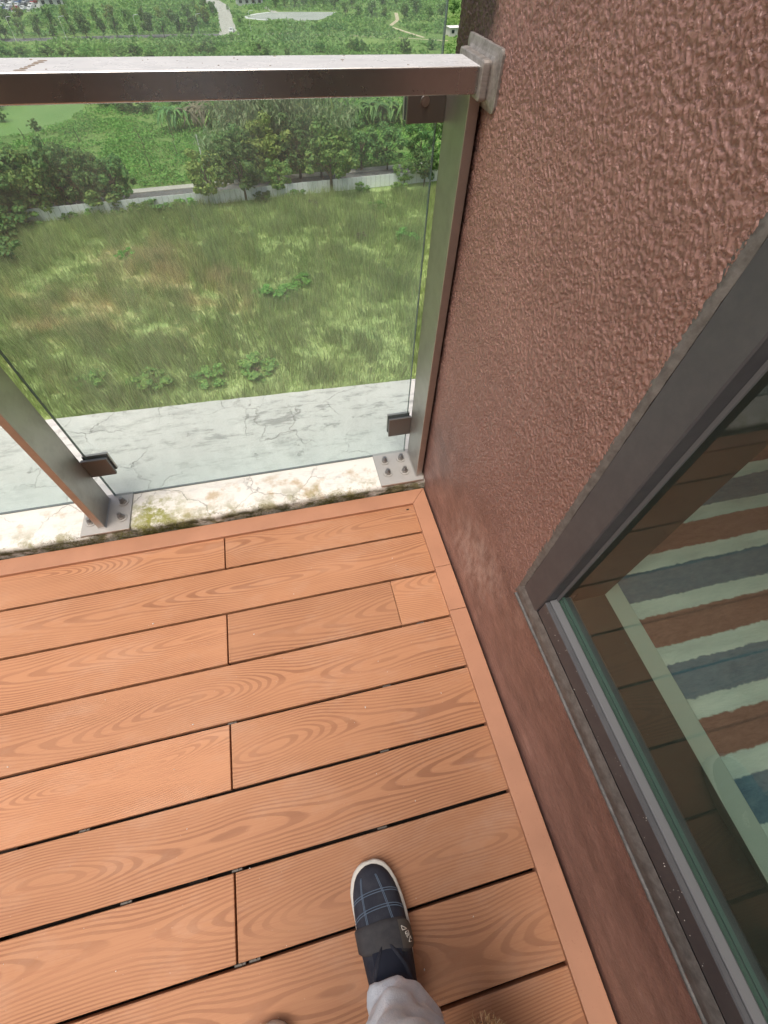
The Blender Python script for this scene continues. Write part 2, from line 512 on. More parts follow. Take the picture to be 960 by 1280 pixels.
dots = b.vor(b.mapp(o, (1, 260, 1)), 1.0, 'F1', rand=0.0)
b.p(Base_Color=(0.10, 0.17, 0.15), Roughness=0.4)
M['spacer'] = b.m
plain('spatter', (0.6, 0.58, 0.54), 0.8)

# --- room behind the window
plain('room_wall', (0.72, 0.71, 0.66), 0.8)
plain('room_floor', (0.33, 0.26, 0.2), 0.5)
b = plain('sill_stone', (0.40, 0.42, 0.39), 0.45)
b = MB('striped_cover')
g = b.geo()
ph = b.math('DIVIDE', b.math('SUBTRACT', b.math('ADD', b.sep(g)[1], b.math('MULTIPLY', b.math('SUBTRACT', b.noise(g, 60, 4, 0.7), 0.5), 0.012)), 0.245), 0.185)
fr = b.math('SUBTRACT', ph, b.math('FLOOR', b.math('ADD', ph, 0.5)))       # -0.5..0.5 round the blue stripe
a = b.math('ABSOLUTE', fr)
isblue = b.ramp(a, [(0.158, 1.0), (0.172, 0.0)])
isred = b.ramp(a, [(0.335, 0.0), (0.35, 1.0)])
weave = b.ramp(b.noise(b.mapp(g, (20, 60, 20)), 2, 6, 0.75), [(0.3, 0.0), (0.7, 1.0)])
fold = b.noise(b.mapp(g, (5, 20, 5)), 1.5, 4, 0.6)
pale = b.mix(b.ramp(fold, [(0.3, 0.0), (0.7, 1.0)]), (0.42, 0.47, 0.45), (0.63, 0.66, 0.63))
cc = b.mix(isblue, pale, b.mix(weave, (0.065, 0.12, 0.18), (0.135, 0.20, 0.26)))
cc = b.mix(isred, cc, b.mix(weave, (0.17, 0.075, 0.062), (0.27, 0.135, 0.11)))
b.p(Base_Color=cc, Roughness=0.9)
b.set(b.b.inputs['Normal'], b.bump(b.math('ADD', fold, b.math('MULTIPLY', weave, 0.4)), 0.4, 0.006))
M['striped_cover'] = b.m
plain('bed_wood', (0.16, 0.09, 0.05), 0.5)

# --- vegetation and ground far below
def foliage(name, c0, c1, c2, rough=0.55, nscale=0.5, trans=0.35):
    b = MB(name)
    r = b.rand()
    g = b.geo()
    n = b.noise(g, nscale, 3, 0.6)
    isl = b.n('NewGeometry').outputs['Random Per Island']
    c = b.mix(b.ramp(n, [(0.3, 0.0), (0.7, 1.0)]), c0, c1)
    c = b.mix(b.math('MULTIPLY', b.math('POWER', isl, 2.2), 0.75), c, c2)
    h = b.n('HueSaturation', Color=c, Hue=b.math('ADD', 0.485, b.math('MULTIPLY', r, 0.03)), Value=b.math('ADD', 0.75, b.math('MULTIPLY', r, 0.5)))
    b.p(Base_Color=h.outputs[0], Roughness=rough)
    b.b.inputs['Specular IOR Level'].default_value = 0.3
    t = b.n('BsdfTranslucent', Color=h.outputs[0])
    mx = b.n('MixShader')
    mx.inputs[0].default_value = trans
    b.nt.links.new(b.b.outputs[0], mx.inputs[1]); b.nt.links.new(t.outputs[0], mx.inputs[2])
    b.nt.links.new(mx.outputs[0], b.out.inputs['Surface'])
    M[name] = b.m
    return b
foliage('leaf_dark', (0.077, 0.174, 0.055), (0.127, 0.266, 0.077), (0.256, 0.408, 0.114))
foliage('leaf_mid', (0.124, 0.266, 0.077), (0.192, 0.368, 0.097), (0.383, 0.51, 0.139))
foliage('leaf_yellow', (0.16, 0.255, 0.064), (0.255, 0.361, 0.085), (0.425, 0.468, 0.128))
foliage('leaf_bamboo', (0.15, 0.263, 0.112), (0.237, 0.35, 0.15), (0.413, 0.45, 0.25))
foliage('leaf_grey', (0.195, 0.188, 0.112), (0.255, 0.24, 0.15), (0.36, 0.33, 0.21))
foliage('leaf_crop', (0.095, 0.245, 0.054), (0.181, 0.404, 0.081), (0.297, 0.531, 0.128), nscale=0.12)
foliage('leaf_far', (0.095, 0.222, 0.06), (0.213, 0.371, 0.095), (0.297, 0.425, 0.128), nscale=0.035)
plain('bark', (0.11, 0.085, 0.06), 0.9)

def grass_colour(b):
    g = b.geo()
    x, y_, _ = b.sep(g)
    n1 = b.noise(g, 0.075, 4, 0.6)
    n2 = b.noise(b.mapp(g, (1, 1.6, 1)), 0.3, 4, 0.65)
    c = b.mix(b.ramp(n2, [(0.3, 0.0), (0.7, 1.0)]), (0.30, 0.41, 0.155), (0.48, 0.58, 0.25))
    # a straw-coloured stand of dead grass, thicker to the west
    dx = b.math('MULTIPLY', b.math('ADD', x, 20.0), 0.045)
    dy = b.math('MULTIPLY', b.math('SUBTRACT', y_, 72.0), 0.050)
    d2 = b.math('ADD', b.math('MULTIPLY', dx, dx), b.math('MULTIPLY', dy, dy))
    m = b.math('SUBTRACT', b.math('ADD', n1, b.math('MULTIPLY', b.math('SUBTRACT', n2, 0.5), 0.9)), b.math('MULTIPLY', d2, 0.22))
    c = b.mix(b.ramp(m, [(0.38, 0.0), (0.66, 0.85)]), c, (0.72, 0.60, 0.36))
    dk = b.ramp(b.noise(g, 0.16, 3, 0.6, 0.5), [(0.62, 0.0), (0.72, 0.55)])
    return b.mix(dk, c, (0.16, 0.27, 0.10))
b = MB('meadow_grass')
c = grass_colour(b)
isl = b.n('NewGeometry').outputs['Random Per Island']
straw = b.ramp(isl, [(0.80, 0.0), (0.86, 0.6)])
c = b.mix(straw, c, (0.62, 0.56, 0.34))
h = b.n('HueSaturation', Color=c, Value=b.math('ADD', 0.5, b.math('MULTIPLY', b.math('FRACT', b.math('MULTIPLY', isl, 7.3)), 0.9)), Hue=b.math('ADD', 0.49, b.math('MULTIPLY', isl, 0.02)))
b.p(Base_Color=h.outputs[0], Roughness=0.6)
t = b.n('BsdfTranslucent', Color=h.outputs[0])
mx = b.n('MixShader'); mx.inputs[0].default_value = 0.45
b.nt.links.new(b.b.outputs[0], mx.inputs[1]); b.nt.links.new(t.outputs[0], mx.inputs[2])
b.nt.links.new(mx.outputs[0], b.out.inputs['Surface'])
M['meadow_grass'] = b.m
b = MB('ground')
c = grass_colour(b)
g = b.geo()
far = b.mix(b.ramp(b.noise(g, 0.02, 5, 0.6), [(0.35, 0.0), (0.65, 1.0)]), (0.11, 0.20, 0.06), (0.20, 0.30, 0.09))
c2 = b.mix(b.ramp(b.math('MULTIPLY', b.sep(g)[1], 0.001), [(0.104, 0.0), (0.108, 1.0)]), c, far)
c2 = b.mix(b.ramp(b.noise(g, 0.6, 5, 0.7), [(0.5, 0.0), (0.8, 0.6)]), c2, (0.05, 0.085, 0.025))
b.p(Base_Color=c2, Roughness=0.95)
b.b.inputs['Specular IOR Level'].default_value = 0.1
M['ground'] = b.m

def speckle(name, c0, c1, scale, rough=0.85):
    b = MB(name)
    g = b.geo()
    b.p(Base_Color=b.mix(b.ramp(b.noise(g, scale, 5, 0.65), [(0.3, 0.0), (0.7, 1.0)]), c0, c1), Roughness=rough)
    M[name] = b.m
speckle('asphalt', (0.11, 0.115, 0.115), (0.17, 0.17, 0.165), 0.7)
speckle('pavement', (0.36, 0.35, 0.31), (0.50, 0.49, 0.44), 0.5)
speckle('dirt', (0.45, 0.38, 0.24), (0.60, 0.53, 0.38), 0.4)
speckle('court', (0.30, 0.33, 0.30), (0.40, 0.42, 0.38), 0.1)
speckle('algae', (0.13, 0.26, 0.055), (0.17, 0.30, 0.075), 0.12, 0.5)
speckle('hoarding', (0.82, 0.85, 0.86), (0.90, 0.91, 0.91), 0.5, 0.5)
plain('post_paint', (0.55, 0.57, 0.57), 0.5)
plain('white_paint', (0.8, 0.8, 0.78), 0.4)
plain('teal_roof', (0.10, 0.33, 0.33), 0.5)
plain('blue_roof', (0.28, 0.46, 0.62), 0.5)
plain('grey_roof', (0.36, 0.38, 0.4), 0.6)
plain('render_wall', (0.62, 0.62, 0.6), 0.8)
plain('dark_window', (0.03, 0.04, 0.05), 0.15)
plain('tyre', (0.02, 0.02, 0.02), 0.8)
for k, cc in dict(car_white=(0.75, 0.75, 0.75), car_silver=(0.4, 0.42, 0.45), car_black=(0.02, 0.022, 0.03), car_blue=(0.06, 0.13, 0.3), car_red=(0.35, 0.03, 0.03)).items():
    plain(k, cc, 0.25)

# --- person
b = MB('navy_canvas')
o = b.obj()
w = b.noise(o, 900, 2, 0.6)
l = b.noise(o, 40, 4, 0.6)
b.p(Base_Color=b.mix(b.ramp(l, [(0.35, 0.0), (0.7, 1.0)]), (0.014, 0.018, 0.032), (0.035, 0.038, 0.052)), Roughness=0.8)
b.set(b.b.inputs['Normal'], b.bump(b.math('ADD', w, l), 0.4, 0.002))
M['navy_canvas'] = b.m
b = MB('strap_fabric')
o = b.obj()
l = b.noise(o, 55, 5, 0.7)
b.p(Base_Color=b.mix(b.ramp(l, [(0.3, 0.0), (0.75, 1.0)]), (0.030, 0.031, 0.037), (0.062, 0.060, 0.062)), Roughness=0.75)
b.set(b.b.inputs['Normal'], b.bump(l, 0.3, 0.003))
M['strap_fabric'] = b.m
plain('strap_patch', (0.085, 0.078, 0.068), 0.5)
plain('sole_rubber', (0.62, 0.60, 0.55), 0.6)
plain('stitch', (0.12, 0.17, 0.24), 0.8)
plain('print_white', (0.72, 0.68, 0.6), 0.6)
plain('sock', (0.012, 0.016, 0.03), 0.9)
b = MB('grey_fleece')
o = b.obj()
w = b.noise(o, 500, 3, 0.6)
l = b.noise(o, 22, 4, 0.6)
b.p(Base_Color=b.mix(b.ramp(l, [(0.35, 0.0), (0.65, 1.0)]), (0.60, 0.68, 0.76), (0.80, 0.85, 0.90)), Roughness=0.95)
b.set(b.b.inputs['Normal'], b.bump(b.math('ADD', b.math('MULTIPLY', w, 0.5), l), 0.5, 0.006))
M['grey_fleece'] = b.m
plain('skin', (0.48, 0.28, 0.20), 0.5)
plain('jacket', (0.05, 0.06, 0.08), 0.8)
plain('hair', (0.015, 0.012, 0.01), 0.5)
plain('phone_case', (0.02, 0.02, 0.022), 0.3)
b = MB('dog_fur')
isl = b.n('NewGeometry').outputs['Random Per Island']
b.p(Base_Color=b.ramp(isl, [(0.0, (0.22, 0.09, 0.05)), (0.4, (0.45, 0.24, 0.13)), (0.8, (0.62, 0.42, 0.20)), (1.0, (0.75, 0.58, 0.36))]), Roughness=0.6)
M['dog_fur'] = b.m
plain('dog_skin', (0.25, 0.12, 0.07), 0.8)
plain('dog_nose', (0.01, 0.01, 0.01), 0.35)

# ================================================================== the setting: ground, road, water
WALL_X = 0.383
def sheet(name, pts, z, mat, kind='structure', parent=None):
    o_ = pyd(name, [(p[0], p[1], 0) for p in pts], [tuple(range(len(pts)))], mat, parent, (0, 0, z))
    if o_.data.polygons[0].normal.z < 0: o_.data.flip_normals()
    if not parent: tag(o_, kind=kind)
    return o_

sheet('ground', [(-3000, -800), (3000, -800), (3000, 5000), (-3000, 5000)], GZ, M['ground'])
FD = Vector((1, 0.109, 0)).normalized()        # direction of fence and road
FN = Vector((-FD.y, FD.x, 0))
F0 = Vector((-4.0, 101.5, 0))
def froad(s, t): return F0 + FD * s + FN * t
def strip(name, s0, s1, t0, t1, z, mat, kind='structure', h=0.0):
    p = [froad(s0, t0), froad(s1, t0), froad(s1, t1), froad(s0, t1)]
    if h:
        vs_ = [(q.x, q.y, 0) for q in p] + [(q.x, q.y, h) for q in p]
        fs = [(4, 5, 6, 7), (0, 1, 5, 4), (1, 2, 6, 5), (2, 3, 7, 6), (3, 0, 4, 7)]
        return tag(pyd(name, vs_, fs, mat, None, (0, 0, z)), kind=kind)
    return sheet(name, [(q.x, q.y) for q in p], z, mat, kind)
strip('road', -150, 220, 3.2, 9.0, GZ + 0.01, M['asphalt'])
strip('pavement', -150, 220, 9.0, 11.0, GZ, M['pavement'], h=0.14)
strip('kerb', -150, 220, 2.9, 3.2, GZ, M['pavement'], h=0.13)
for k in range(38):
    s = -60 + k * 5.0
    strip('lane_marking', s, s + 2.4, 5.95, 6.1, GZ + 0.016, M['white_paint'])
pond_px = [(-30, 172), (-30, 136), (30, 126), (75, 125), (108, 129), (100, 142), (70, 158), (30, 168)]
sheet('pond', [tuple(onz(*p)[:2]) for p in pond_px], GZ + 0.012, M['algae'])
def ribbon(name, pxs, w, z, mat):
    P_ = [Vector(onz(*p)) for p in pxs]
    L_, R_ = [], []
    for i, p in enumerate(P_):
        t = (P_[min(i + 1, len(P_) - 1)] - P_[max(i - 1, 0)]).normalized()
        nrm = Vector((-t.y, t.x, 0))
        wi = w[i] if hasattr(w, '__len__') else w
        L_.append(p + nrm * wi / 2); R_.append(p - nrm * wi / 2)
    n = len(P_)
    vs_ = [(q.x, q.y, 0) for q in L_ + R_]
    fs = [(n + i, n + i + 1, i + 1, i) for i in range(n - 1)]
    o_ = pyd(name, vs_, fs, mat, None, (0, 0, z))
    return tag(o_, kind='structure')
ribbon('far_road', [(-60, 52), (60, 49), (150, 46), (240, 44), (292, 44)], 6.0, GZ + 0.01, M['asphalt'])
ribbon('dirt_path', [(530, 47), (505, 39), (487, 33), (492, 29), (497, 25), (495, 16)], 1.8, GZ + 0.02, M['dirt'])
ribbon('footpath', [(300, 43), (360, 42), (420, 44), (480, 46), (560, 51)], 1.2, GZ + 0.012, M['dirt'])
ribbon('side_lane', [(288, 44), (283, 30), (281, 18), (276, 8), (262, 0), (240, -10)], [9, 7, 7, 8, 9, 10], GZ + 0.014, M['pavement'])
sheet('parking_lot', [tuple(onz(*p)[:2]) for p in [(-60, 18), (48, 14), (62, 6), (40, -8), (-60, -6)]], GZ + 0.01, M['court'])
sheet('forecourt', [tuple(onz(*p)[:2]) for p in [(308, 22), (320, 18), (336, 15), (420, 15), (412, 21), (398, 25), (380, 26), (350, 25), (322, 25)]], GZ + 0.01, M['court'])
ribbon('kerb_loop', [(392, 27.5), (360, 26.5), (330, 25), (309, 23), (307, 20.5), (320, 17.5), (336, 15.5)], 1.6, GZ + 0.03, M['white_paint'])
ribbon('forecourt_lane', [(345, 16), (334, 10), (326, 4), (322, -3)], 3.0, GZ + 0.024, M['pavement'])

# ================================================================== the building and its balcony
bld = empty('apartment_building', (1.5, 0, GZ), 'tall apartment building with brown stucco wall and grey framed window beside the balcony', 'building')
WY, WZ = 0.306, 0.358                          # near corner of the window opening
def wall_mesh():
    bm = bmesh.new()
    x0, x1 = WALL_X + 0.0028, 0.53
    def bb(y0, y1, z0, z1): bm_box(bm, ((x0 + x1) / 2, (y0 + y1) / 2, (z0 + z1) / 2), (x1 - x0, y1 - y0, z1 - z0))
    bb(WY, 1.047, -1.2, 7.0)
    bb(-3.2, WY, -1.2, WZ)
    bb(-3.2, WY, 2.45, 7.0)
    bb(-6.0, -3.2, -1.2, 7.0)
    bmesh.ops.remove_doubles(bm, verts=bm.verts, dist=1e-5)
    return bm
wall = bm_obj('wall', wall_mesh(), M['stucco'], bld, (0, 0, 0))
def coat(y0, y1, z0, z1, step):
    """sprayed render modelled as relief: short raised strokes over a gently uneven coat"""
    ny, nz = int((y1 - y0) / step) + 1, int((z1 - z0) / step) + 1
    Y_, Z_ = np.meshgrid(np.linspace(y0, y1, ny), np.linspace(z0, z1, nz))
    y, z = Y_.ravel(), Z_.ravel()
    wy = y + 0.006 * (value_noise(y, z, 0.011, 301) - 0.5); wz = z + 0.006 * (value_noise(y, z, 0.011, 302) - 0.5)
    def strokes(ang, L, W, seed, lo, hi):
        c, s = math.cos(ang), math.sin(ang)
        u, v = wy * c + wz * s, -wy * s + wz * c
        n = 0.65 * value_noise(u / L, v / W, 1.0, seed) + 0.35 * value_noise(u / L * 2.1 + 7, v / W * 1.7 + 3, 1.0, seed + 1)
        t = np.clip((n - lo) / (hi - lo), 0, 1)
        return t * t * (3 - 2 * t)
    h = 0.0021 * strokes(0.95, 0.0058, 0.0028, 311, 0.57, 0.66)
    h = np.maximum(h, 0.0019 * strokes(2.2, 0.0052, 0.0026, 321, 0.60, 0.68))
    h = np.maximum(h, 0.0018 * strokes(0.2, 0.0044, 0.0026, 331, 0.61, 0.69))
    h = h + 0.00035 * value_noise(wy, wz, 0.0036, 341) + 0.0014 * value_noise(y, z, 0.035, 342)
    edge = z + 0.16 * value_noise(y, z, 0.12, 343) - 0.08
    low = np.clip((edge - 0.20) / 0.28, 0, 1)
    rub = 0.30 + 0.70 * low
    h = h * rub * 0.78 + 0.0009 * (1 - low) * value_noise(y * 0.6 + z, z * 2.2, 0.018, 344)
    v = np.stack([WALL_X + 0.0012 - h, y, z], 1)
    i = np.arange((nz - 1) * ny).reshape(nz - 1, ny)[:, :-1].ravel()
    return npmesh('stucco_coat', v, np.stack([i, i + ny, i + ny + 1, i + 1], 1))
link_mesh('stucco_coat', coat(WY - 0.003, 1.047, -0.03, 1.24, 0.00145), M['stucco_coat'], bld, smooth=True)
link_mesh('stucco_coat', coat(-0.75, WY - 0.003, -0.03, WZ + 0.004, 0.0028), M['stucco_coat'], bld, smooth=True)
bm = bmesh.new()
bm_box(bm, (0.2, -2.45, -17.6), (7.2, 6.6, 32.8))
bm_obj('lower_storeys', bm, M['stucco'], bld, (0, 0, 0))
box('back_wall', -3.6, WALL_X - 0.001, -2.5, -2.305, -0.9, 2.9, M['stucco'], bld)
added_door = box('unseen_dark_door', -2.7, 0.1, -2.304, -2.27, 0.0, 2.3, M['aluminium'], bld)  # unseen dark door, added to darken what the handrail front reflects
for x0 in (-2.64, -1.26): box('unseen_dark_pane', x0, x0 + 1.3, -2.2695, -2.262, 0.06, 2.24, M['dark_window'], added_door)
# return wall on the far corner and the upper storeys over the room
box('corner_wall', 0.53, 3.8, 0.9, 1.044, -1.2, 7.0, M['stucco'], bld)

win = box('window', 0.4, 0.41, -3.2, WY - 0.012, WZ - 0.001, WZ + 0.011, M['aluminium'], bld)
FX = WALL_X + 0.002
GXP = 0.412                                    # glass plane
def wpart(name, *a, **k): return box(name, *a, parent=win, **k)
wpart('jamb', FX, 0.455, 0.238, 0.294, WZ + 0.008, 2.44, mat=M['aluminium'], bevel=0.002)
wpart('bottom_rail', FX + 0.0015, 0.44, -3.2, 0.2375, 0.400, 0.4455, mat=M['aluminium'], bevel=0.002)
wpart('top_rail', FX + 0.0015, 0.44, -3.2, 0.2375, 2.385, 2.43, mat=M['aluminium'], bevel=0.002)
wpart('mullion', FX, 0.455, -1.55, -1.49, 0.447, 2.384, mat=M['aluminium'], bevel=0.002)
wpart('gasket', GXP - 0.004, GXP - 0.0005, 0.2325, 0.2376, 0.449, 2.384, mat=M['gasket'])
# thin bright lip on the bottom rail in front of the pane
wpart('glazing_bead', FX + 0.010, GXP - 0.002, -3.2, 0.2370, 0.4456, 0.4495, mat=M['gasket'], bevel=0.0012)
wpart('pane', GXP, GXP + 0.006, -1.489, 0.2374, 0.4465, 2.384, mat=M['window_glass'])
wpart('pane', GXP, GXP + 0.006, -3.2, -1.551, 0.4465, 2.384, mat=M['window_glass'])
wpart('spacer', GXP + 0.0065, GXP + 0.0125, -1.489, 0.2372, 0.4466, 0.4500, mat=M['spacer'])
wpart('pane_edge', GXP + 0.0002, GXP + 0.0058, -1.489, 0.2372, 0.4457, 0.4463, mat=M['glass_edge'])
# silicone fillets, uneven, down the jamb and along the sill
def fillet(name, pts, w, d, seed):
    r_ = np.random.default_rng(seed)
    vs_, fs = [], []
    P_ = [Vector(p) for p in pts]
    up = (P_[-1] - P_[0]).normalized()
    side = Vector((0, up.z, -up.y))            # towards the glass
    if side.dot(Vector((0, -1, 0))) + side.dot(Vector((0, 0, 1))) < 0: side = -side
    n = int((P_[-1] - P_[0]).length / 0.008)
    j = 0.0
    for i in range(n + 1):
        p = P_[0].lerp(P_[-1], i / n)
        j = j * 0.7 + r_.normal() * 0.0009
        a = p - side * (0.0028 + j * 1.4)
        c = p + side * (w + j * 0.3)
        vs_ += [a + Vector((-0.0012, 0, 0)), p.lerp(c, 0.22) + Vector((-d - 0.001 + j * 0.2, 0, 0)), p.lerp(c, 0.62) + Vector((-d * 0.72, 0, 0)), c + Vector((0.001, 0, 0))]
    for i in range(n):
        for k in range(3):
            q = i * 4 + k
            fs.append((q, q + 1, q + 5, q + 4))
    o_ = pyd(name, vs_, fs, M['silicone'], win, (0, 0, 0), True)
    return o_
fillet('sealant', [(FX, WY, WZ - 0.002), (FX, WY, 2.44)], 0.0125, 0.002, 3)
fillet('sealant', [(FX, WY - 0.006, WZ), (FX, -3.2, WZ)], 0.042, 0.004, 4)
fillet('sealant', [(FX + 0.0002, WY - 0.006, WZ - 0.004), (FX + 0.0002, -3.2, WZ - 0.004)], 0.006, 0.0065, 9)
# flecks of plaster spattered on the bottom rail
bm = bmesh.new()
for i in range(60):
    s = abs(rng.normal()) * 0.0004 + 0.0003
    yy = 0.22 - rng.random() ** 1.2 * 0.7
    zz = 0.404 + rng.random() * 0.04
    bmesh.ops.create_icosphere(bm, subdivisions=1, radius=s, matrix=Matrix.Translation((FX + 0.0014, yy, zz)))
tag(bm_obj('plaster_spatter', bm, M['spatter'], win), kind='stuff')
# deep dark lining between the pane and the room
wpart('side_lining', 0.456, 0.531, 0.2385, 0.30, 0.40, 2.44, mat=M['reveal_dark'])
wpart('side_lining', 0.4186, 0.4558, 0.2378, 0.2382, 0.447, 2.384, mat=M['reveal_dark'])
wpart('bottom_lining', 0.4405, 0.53, -3.2, 0.2380, 0.36, 0.4085, mat=M['reveal_dark'])
wpart('top_lining', 0.4405, 0.53, -3.2, 0.2380, 2.42, 2.446, mat=M['reveal_dark'])
wpart('inner_sill', 0.5305, 0.574, -3.2, 0.40, 0.372, 0.402, mat=M['sill_stone'], bevel=0.002)

# the room inside
box('room_wall', 0.54, 4.2, 0.72, 0.80, -0.1, 2.6, M['room_wall'], bld)
box('room_wall', 0.54, 4.2, -3.3, -3.2, -0.1, 2.6, M['room_wall'], bld)
box('room_wall', 4.2, 4.3, -3.3, 0.8, -0.1, 2.6, M['room_wall'], bld)
box('room_wall', 0.531, 0.538, 0.41, 0.72, -0.1, 2.6, M['room_wall'], bld)
box('room_wall', 0.531, 0.538, -3.2, 0.41, -0.1, 0.37, M['room_wall'], bld)
box('room_floor', 0.5, 4.3, -3.3, 0.8, -0.2, -0.1, M['room_floor'], bld)
box('room_ceiling', 0.531, 4.3, -3.3, 0.8, 2.6, 2.7, M['room_wall'], bld)

bed = empty('bed', (1.5, -0.2, -0.1), 'bed with blue, pale and rust striped cover behind the window', 'bed')
def cover_mesh():
    nx, ny = 40, 130
    X_ = np.linspace(0.578, 2.5, nx); Y_ = np.linspace(-1.3, 0.66, ny)
    gx, gy = np.meshgrid(X_, Y_)
    gz = 0.384 + 0.002 * np.sin(gx * 31 + gy * 9) + 0.0015 * np.sin(gy * 57 + gx * 5)
    v_ = np.stack([gx, gy, gz], -1).reshape(-1, 3)
    i = np.arange((ny - 1) * nx).reshape(ny - 1, nx)[:, :-1].ravel()
    f_ = np.stack([i, i + 1, i + nx + 1, i + nx], 1)
    return npmesh('cover', v_, f_)
link_mesh('cover', cover_mesh(), M['striped_cover'], bed, smooth=True)
box('mattress', 0.579, 2.499, -1.299, 0.659, 0.16, 0.3795, M['striped_cover'], bed, 0.01)
box('base', 0.60, 2.48, -1.28, 0.64, 0.04, 0.16, M['bed_wood'], bed)
box('headboard', 2.501, 2.55, -1.35, 0.70, -0.1, 0.95, M['bed_wood'], bed, 0.01)
for xx in (0.66, 2.4):
    for yy in (-1.2, 0.56): box('leg', xx - 0.03, xx + 0.03, yy - 0.03, yy + 0.03, -0.1, 0.04, M['bed_wood'], bed)

# ---- concrete slab: kerb and outer ledge
def slab_mesh():
    nx = 260
    X_ = np.linspace(-3.4, WALL_X + 0.3, nx)
    r_ = np.random.default_rng(5)
    jag = np.convolve(r_.normal(size=nx + 8), np.ones(5) / 5, 'same')[4:-4] * 0.005
    jag2 = np.convolve(r_.normal(size=nx + 8), np.ones(3) / 3, 'same')[4:-4] * 0.0022
    far = 1.408 - (X_ - 0.45) * 0.028
    prof = []
    for i, x in enumerate(X_):
        prof.append([(x, 0.866 + jag[i] * 0.4, -0.09), (x, 0.866 + jag[i] * 0.5, 0.002), (x, 0.867 + jag[i], 0.03 + jag2[i]), (x, 0.872 + jag[i], 0.0425 + jag2[i]), (x, 0.884 + jag[i], 0.046),
                     (x, 0.94, 0.0462), (x, 1.0, 0.046), (x, far[i] - 0.01, 0.044), (x, far[i], 0.036 + jag2[i]), (x, far[i], -0.16), (x, 0.87, -0.16)])
    v_, f_ = loft(prof, closed=True, cap=True)
    return v_, f_
v_, f_ = slab_mesh()
slab = pyd('balcony_ledge', v_, f_, M['old_concrete'], None, (0, 0, 0), True)
tag(slab, kind='structure')
bm = bmesh.new(); bm.from_mesh(slab.data); bmesh.ops.recalc_face_normals(bm, faces=bm.faces); bm.to_mesh(slab.data); bm.free()
# bits of moss, tufted along the kerb's foot and lip
def moss_mesh():
    n = 15000
    x = rng.uniform(-1.3, 0.37, n)
    dens = 0.5 + 0.5 * np.sin(x * 9.3 + 1.0) + 0.5 * np.sin(x * 23.1) + 0.3 * np.sin(x * 61)
    keep = rng.random(n) < np.clip(dens, 0.05, 1)
    keep &= ~((x > 0.22) & (rng.random(n) < 0.8))
    x = x[keep]; n = len(x)
    t = rng.random(n) ** 1.3
    y = np.where(t < 0.72, 0.8635 - 0.002 * rng.random(n), 0.868 + 0.03 * rng.random(n) ** 2.2)
    z = np.where(t < 0.72, 0.013 + t / 0.72 * 0.03, 0.0455)
    c = np.stack([x, y, z], 1)
    d = rng.normal(size=(n, 3)); d[:, 1] -= 0.8; d[:, 2] += 0.7
    d /= np.linalg.norm(d, axis=1)[:, None]
    s = np.cross(d, rng.normal(size=(n, 3))); s /= np.linalg.norm(s, axis=1)[:, None]
    L = rng.uniform(0.0015, 0.005, n)[:, None]; w = 0.0008
    v = np.stack([c - s * w, c + s * w, c + d * L], 1).reshape(-1, 3)
    return npmesh('moss', v, np.arange(n * 3).reshape(n, 3))
b = MB('moss')
isl = b.n('NewGeometry').outputs['Random Per Island']
nn = b.noise(b.geo(), 6, 3)
b.p(Base_Color=b.mix(b.ramp(nn, [(0.4, 0.0), (0.65, 1.0)]), b.ramp(isl, [(0, (0.03, 0.032, 0.012)), (1, (0.10, 0.10, 0.03))]), b.ramp(isl, [(0, (0.06, 0.07, 0.015)), (1, (0.24, 0.24, 0.05))])), Roughness=0.9)
M['moss'] = b.m
tag(link_mesh('moss', moss_mesh(), M['moss']), 'dark green moss tufts along the foot of the concrete kerb', 'moss', kind='stuff')

# ---- decking
deck = box('deck', -3.4, WALL_X - 0.001, -2.3, 0.865, -0.09, -0.05, M['under_deck'])
tag(deck, kind='structure')
for k in range(9):
    x0 = -3.2 + k * 0.4
    box('joist', x0, x0 + 0.04, -2.3, 0.80, -0.0499, -0.0231, M['under_deck'], deck)
PITCH = 0.1461
Y0 = 0.6945                                    # first open joint
def board(x0, x1, y0, y1): return box('board', x0, x1, y0, y1, -0.023, 0.0, M['decking'], deck, 0.0016, 2)
GAP = 0.0066
XE = 0.345
rows = []
ynear = 0.832
board(-3.39, -0.3, Y0 + GAP / 2, ynear); board(-0.2965, XE, Y0 + GAP / 2, ynear)
for k in range(20):
    yt = Y0 - k * PITCH - GAP / 2
    yb = Y0 - (k + 1) * PITCH + GAP / 2
    if k % 2 == 1:
        if k == 1:
            board(-1.9, -0.3, yb, yt); board(-0.2965, 0.1825, yb, yt); board(0.1837, XE, yb, yt)
        else:
            board(-2.2, -0.3005, yb, yt); board(-0.2965, XE, yb, yt)
        board(-3.39, -2.204 if k != 1 else -1.904, yb, yt)
    else:
        board(-1.62, XE, yb, yt); board(-3.39, -1.624, yb, yt)
# trim strips, mitred in the corner, standing 12 mm proud of the boards
TZ = 0.012
def trim(pts):
    n = len(pts)
    bm = bmesh.new()
    lo = [bm.verts.new((p[0], p[1], -0.022)) for p in pts]
    hi = [bm.verts.new((p[0], p[1], TZ)) for p in pts]
    bm.faces.new(lo[::-1]); top = bm.faces.new(hi)
    for i in range(n): bm.faces.new((lo[i], lo[(i + 1) % n], hi[(i + 1) % n], hi[i]))
    bmesh.ops.recalc_face_normals(bm, faces=bm.faces)
    bmesh.ops.bevel(bm, geom=list(top.edges), offset=0.0012, segments=2, affect='EDGES', profile=0.5)
    return bm_obj('trim_strip', bm, M['deck_trim'], deck)
XI, XO, YI, YO = 0.3265, WALL_X - 0.0045, 0.806, 0.8615
trim([(-3.39, YI), (XI - 0.0004, YI), (XO - 0.0004, YO), (-3.39, YO)][::1])
trim([(XI, YI - 0.0004), (XI, 0.5565), (XO, 0.5565), (XO, YO - 0.0006)])
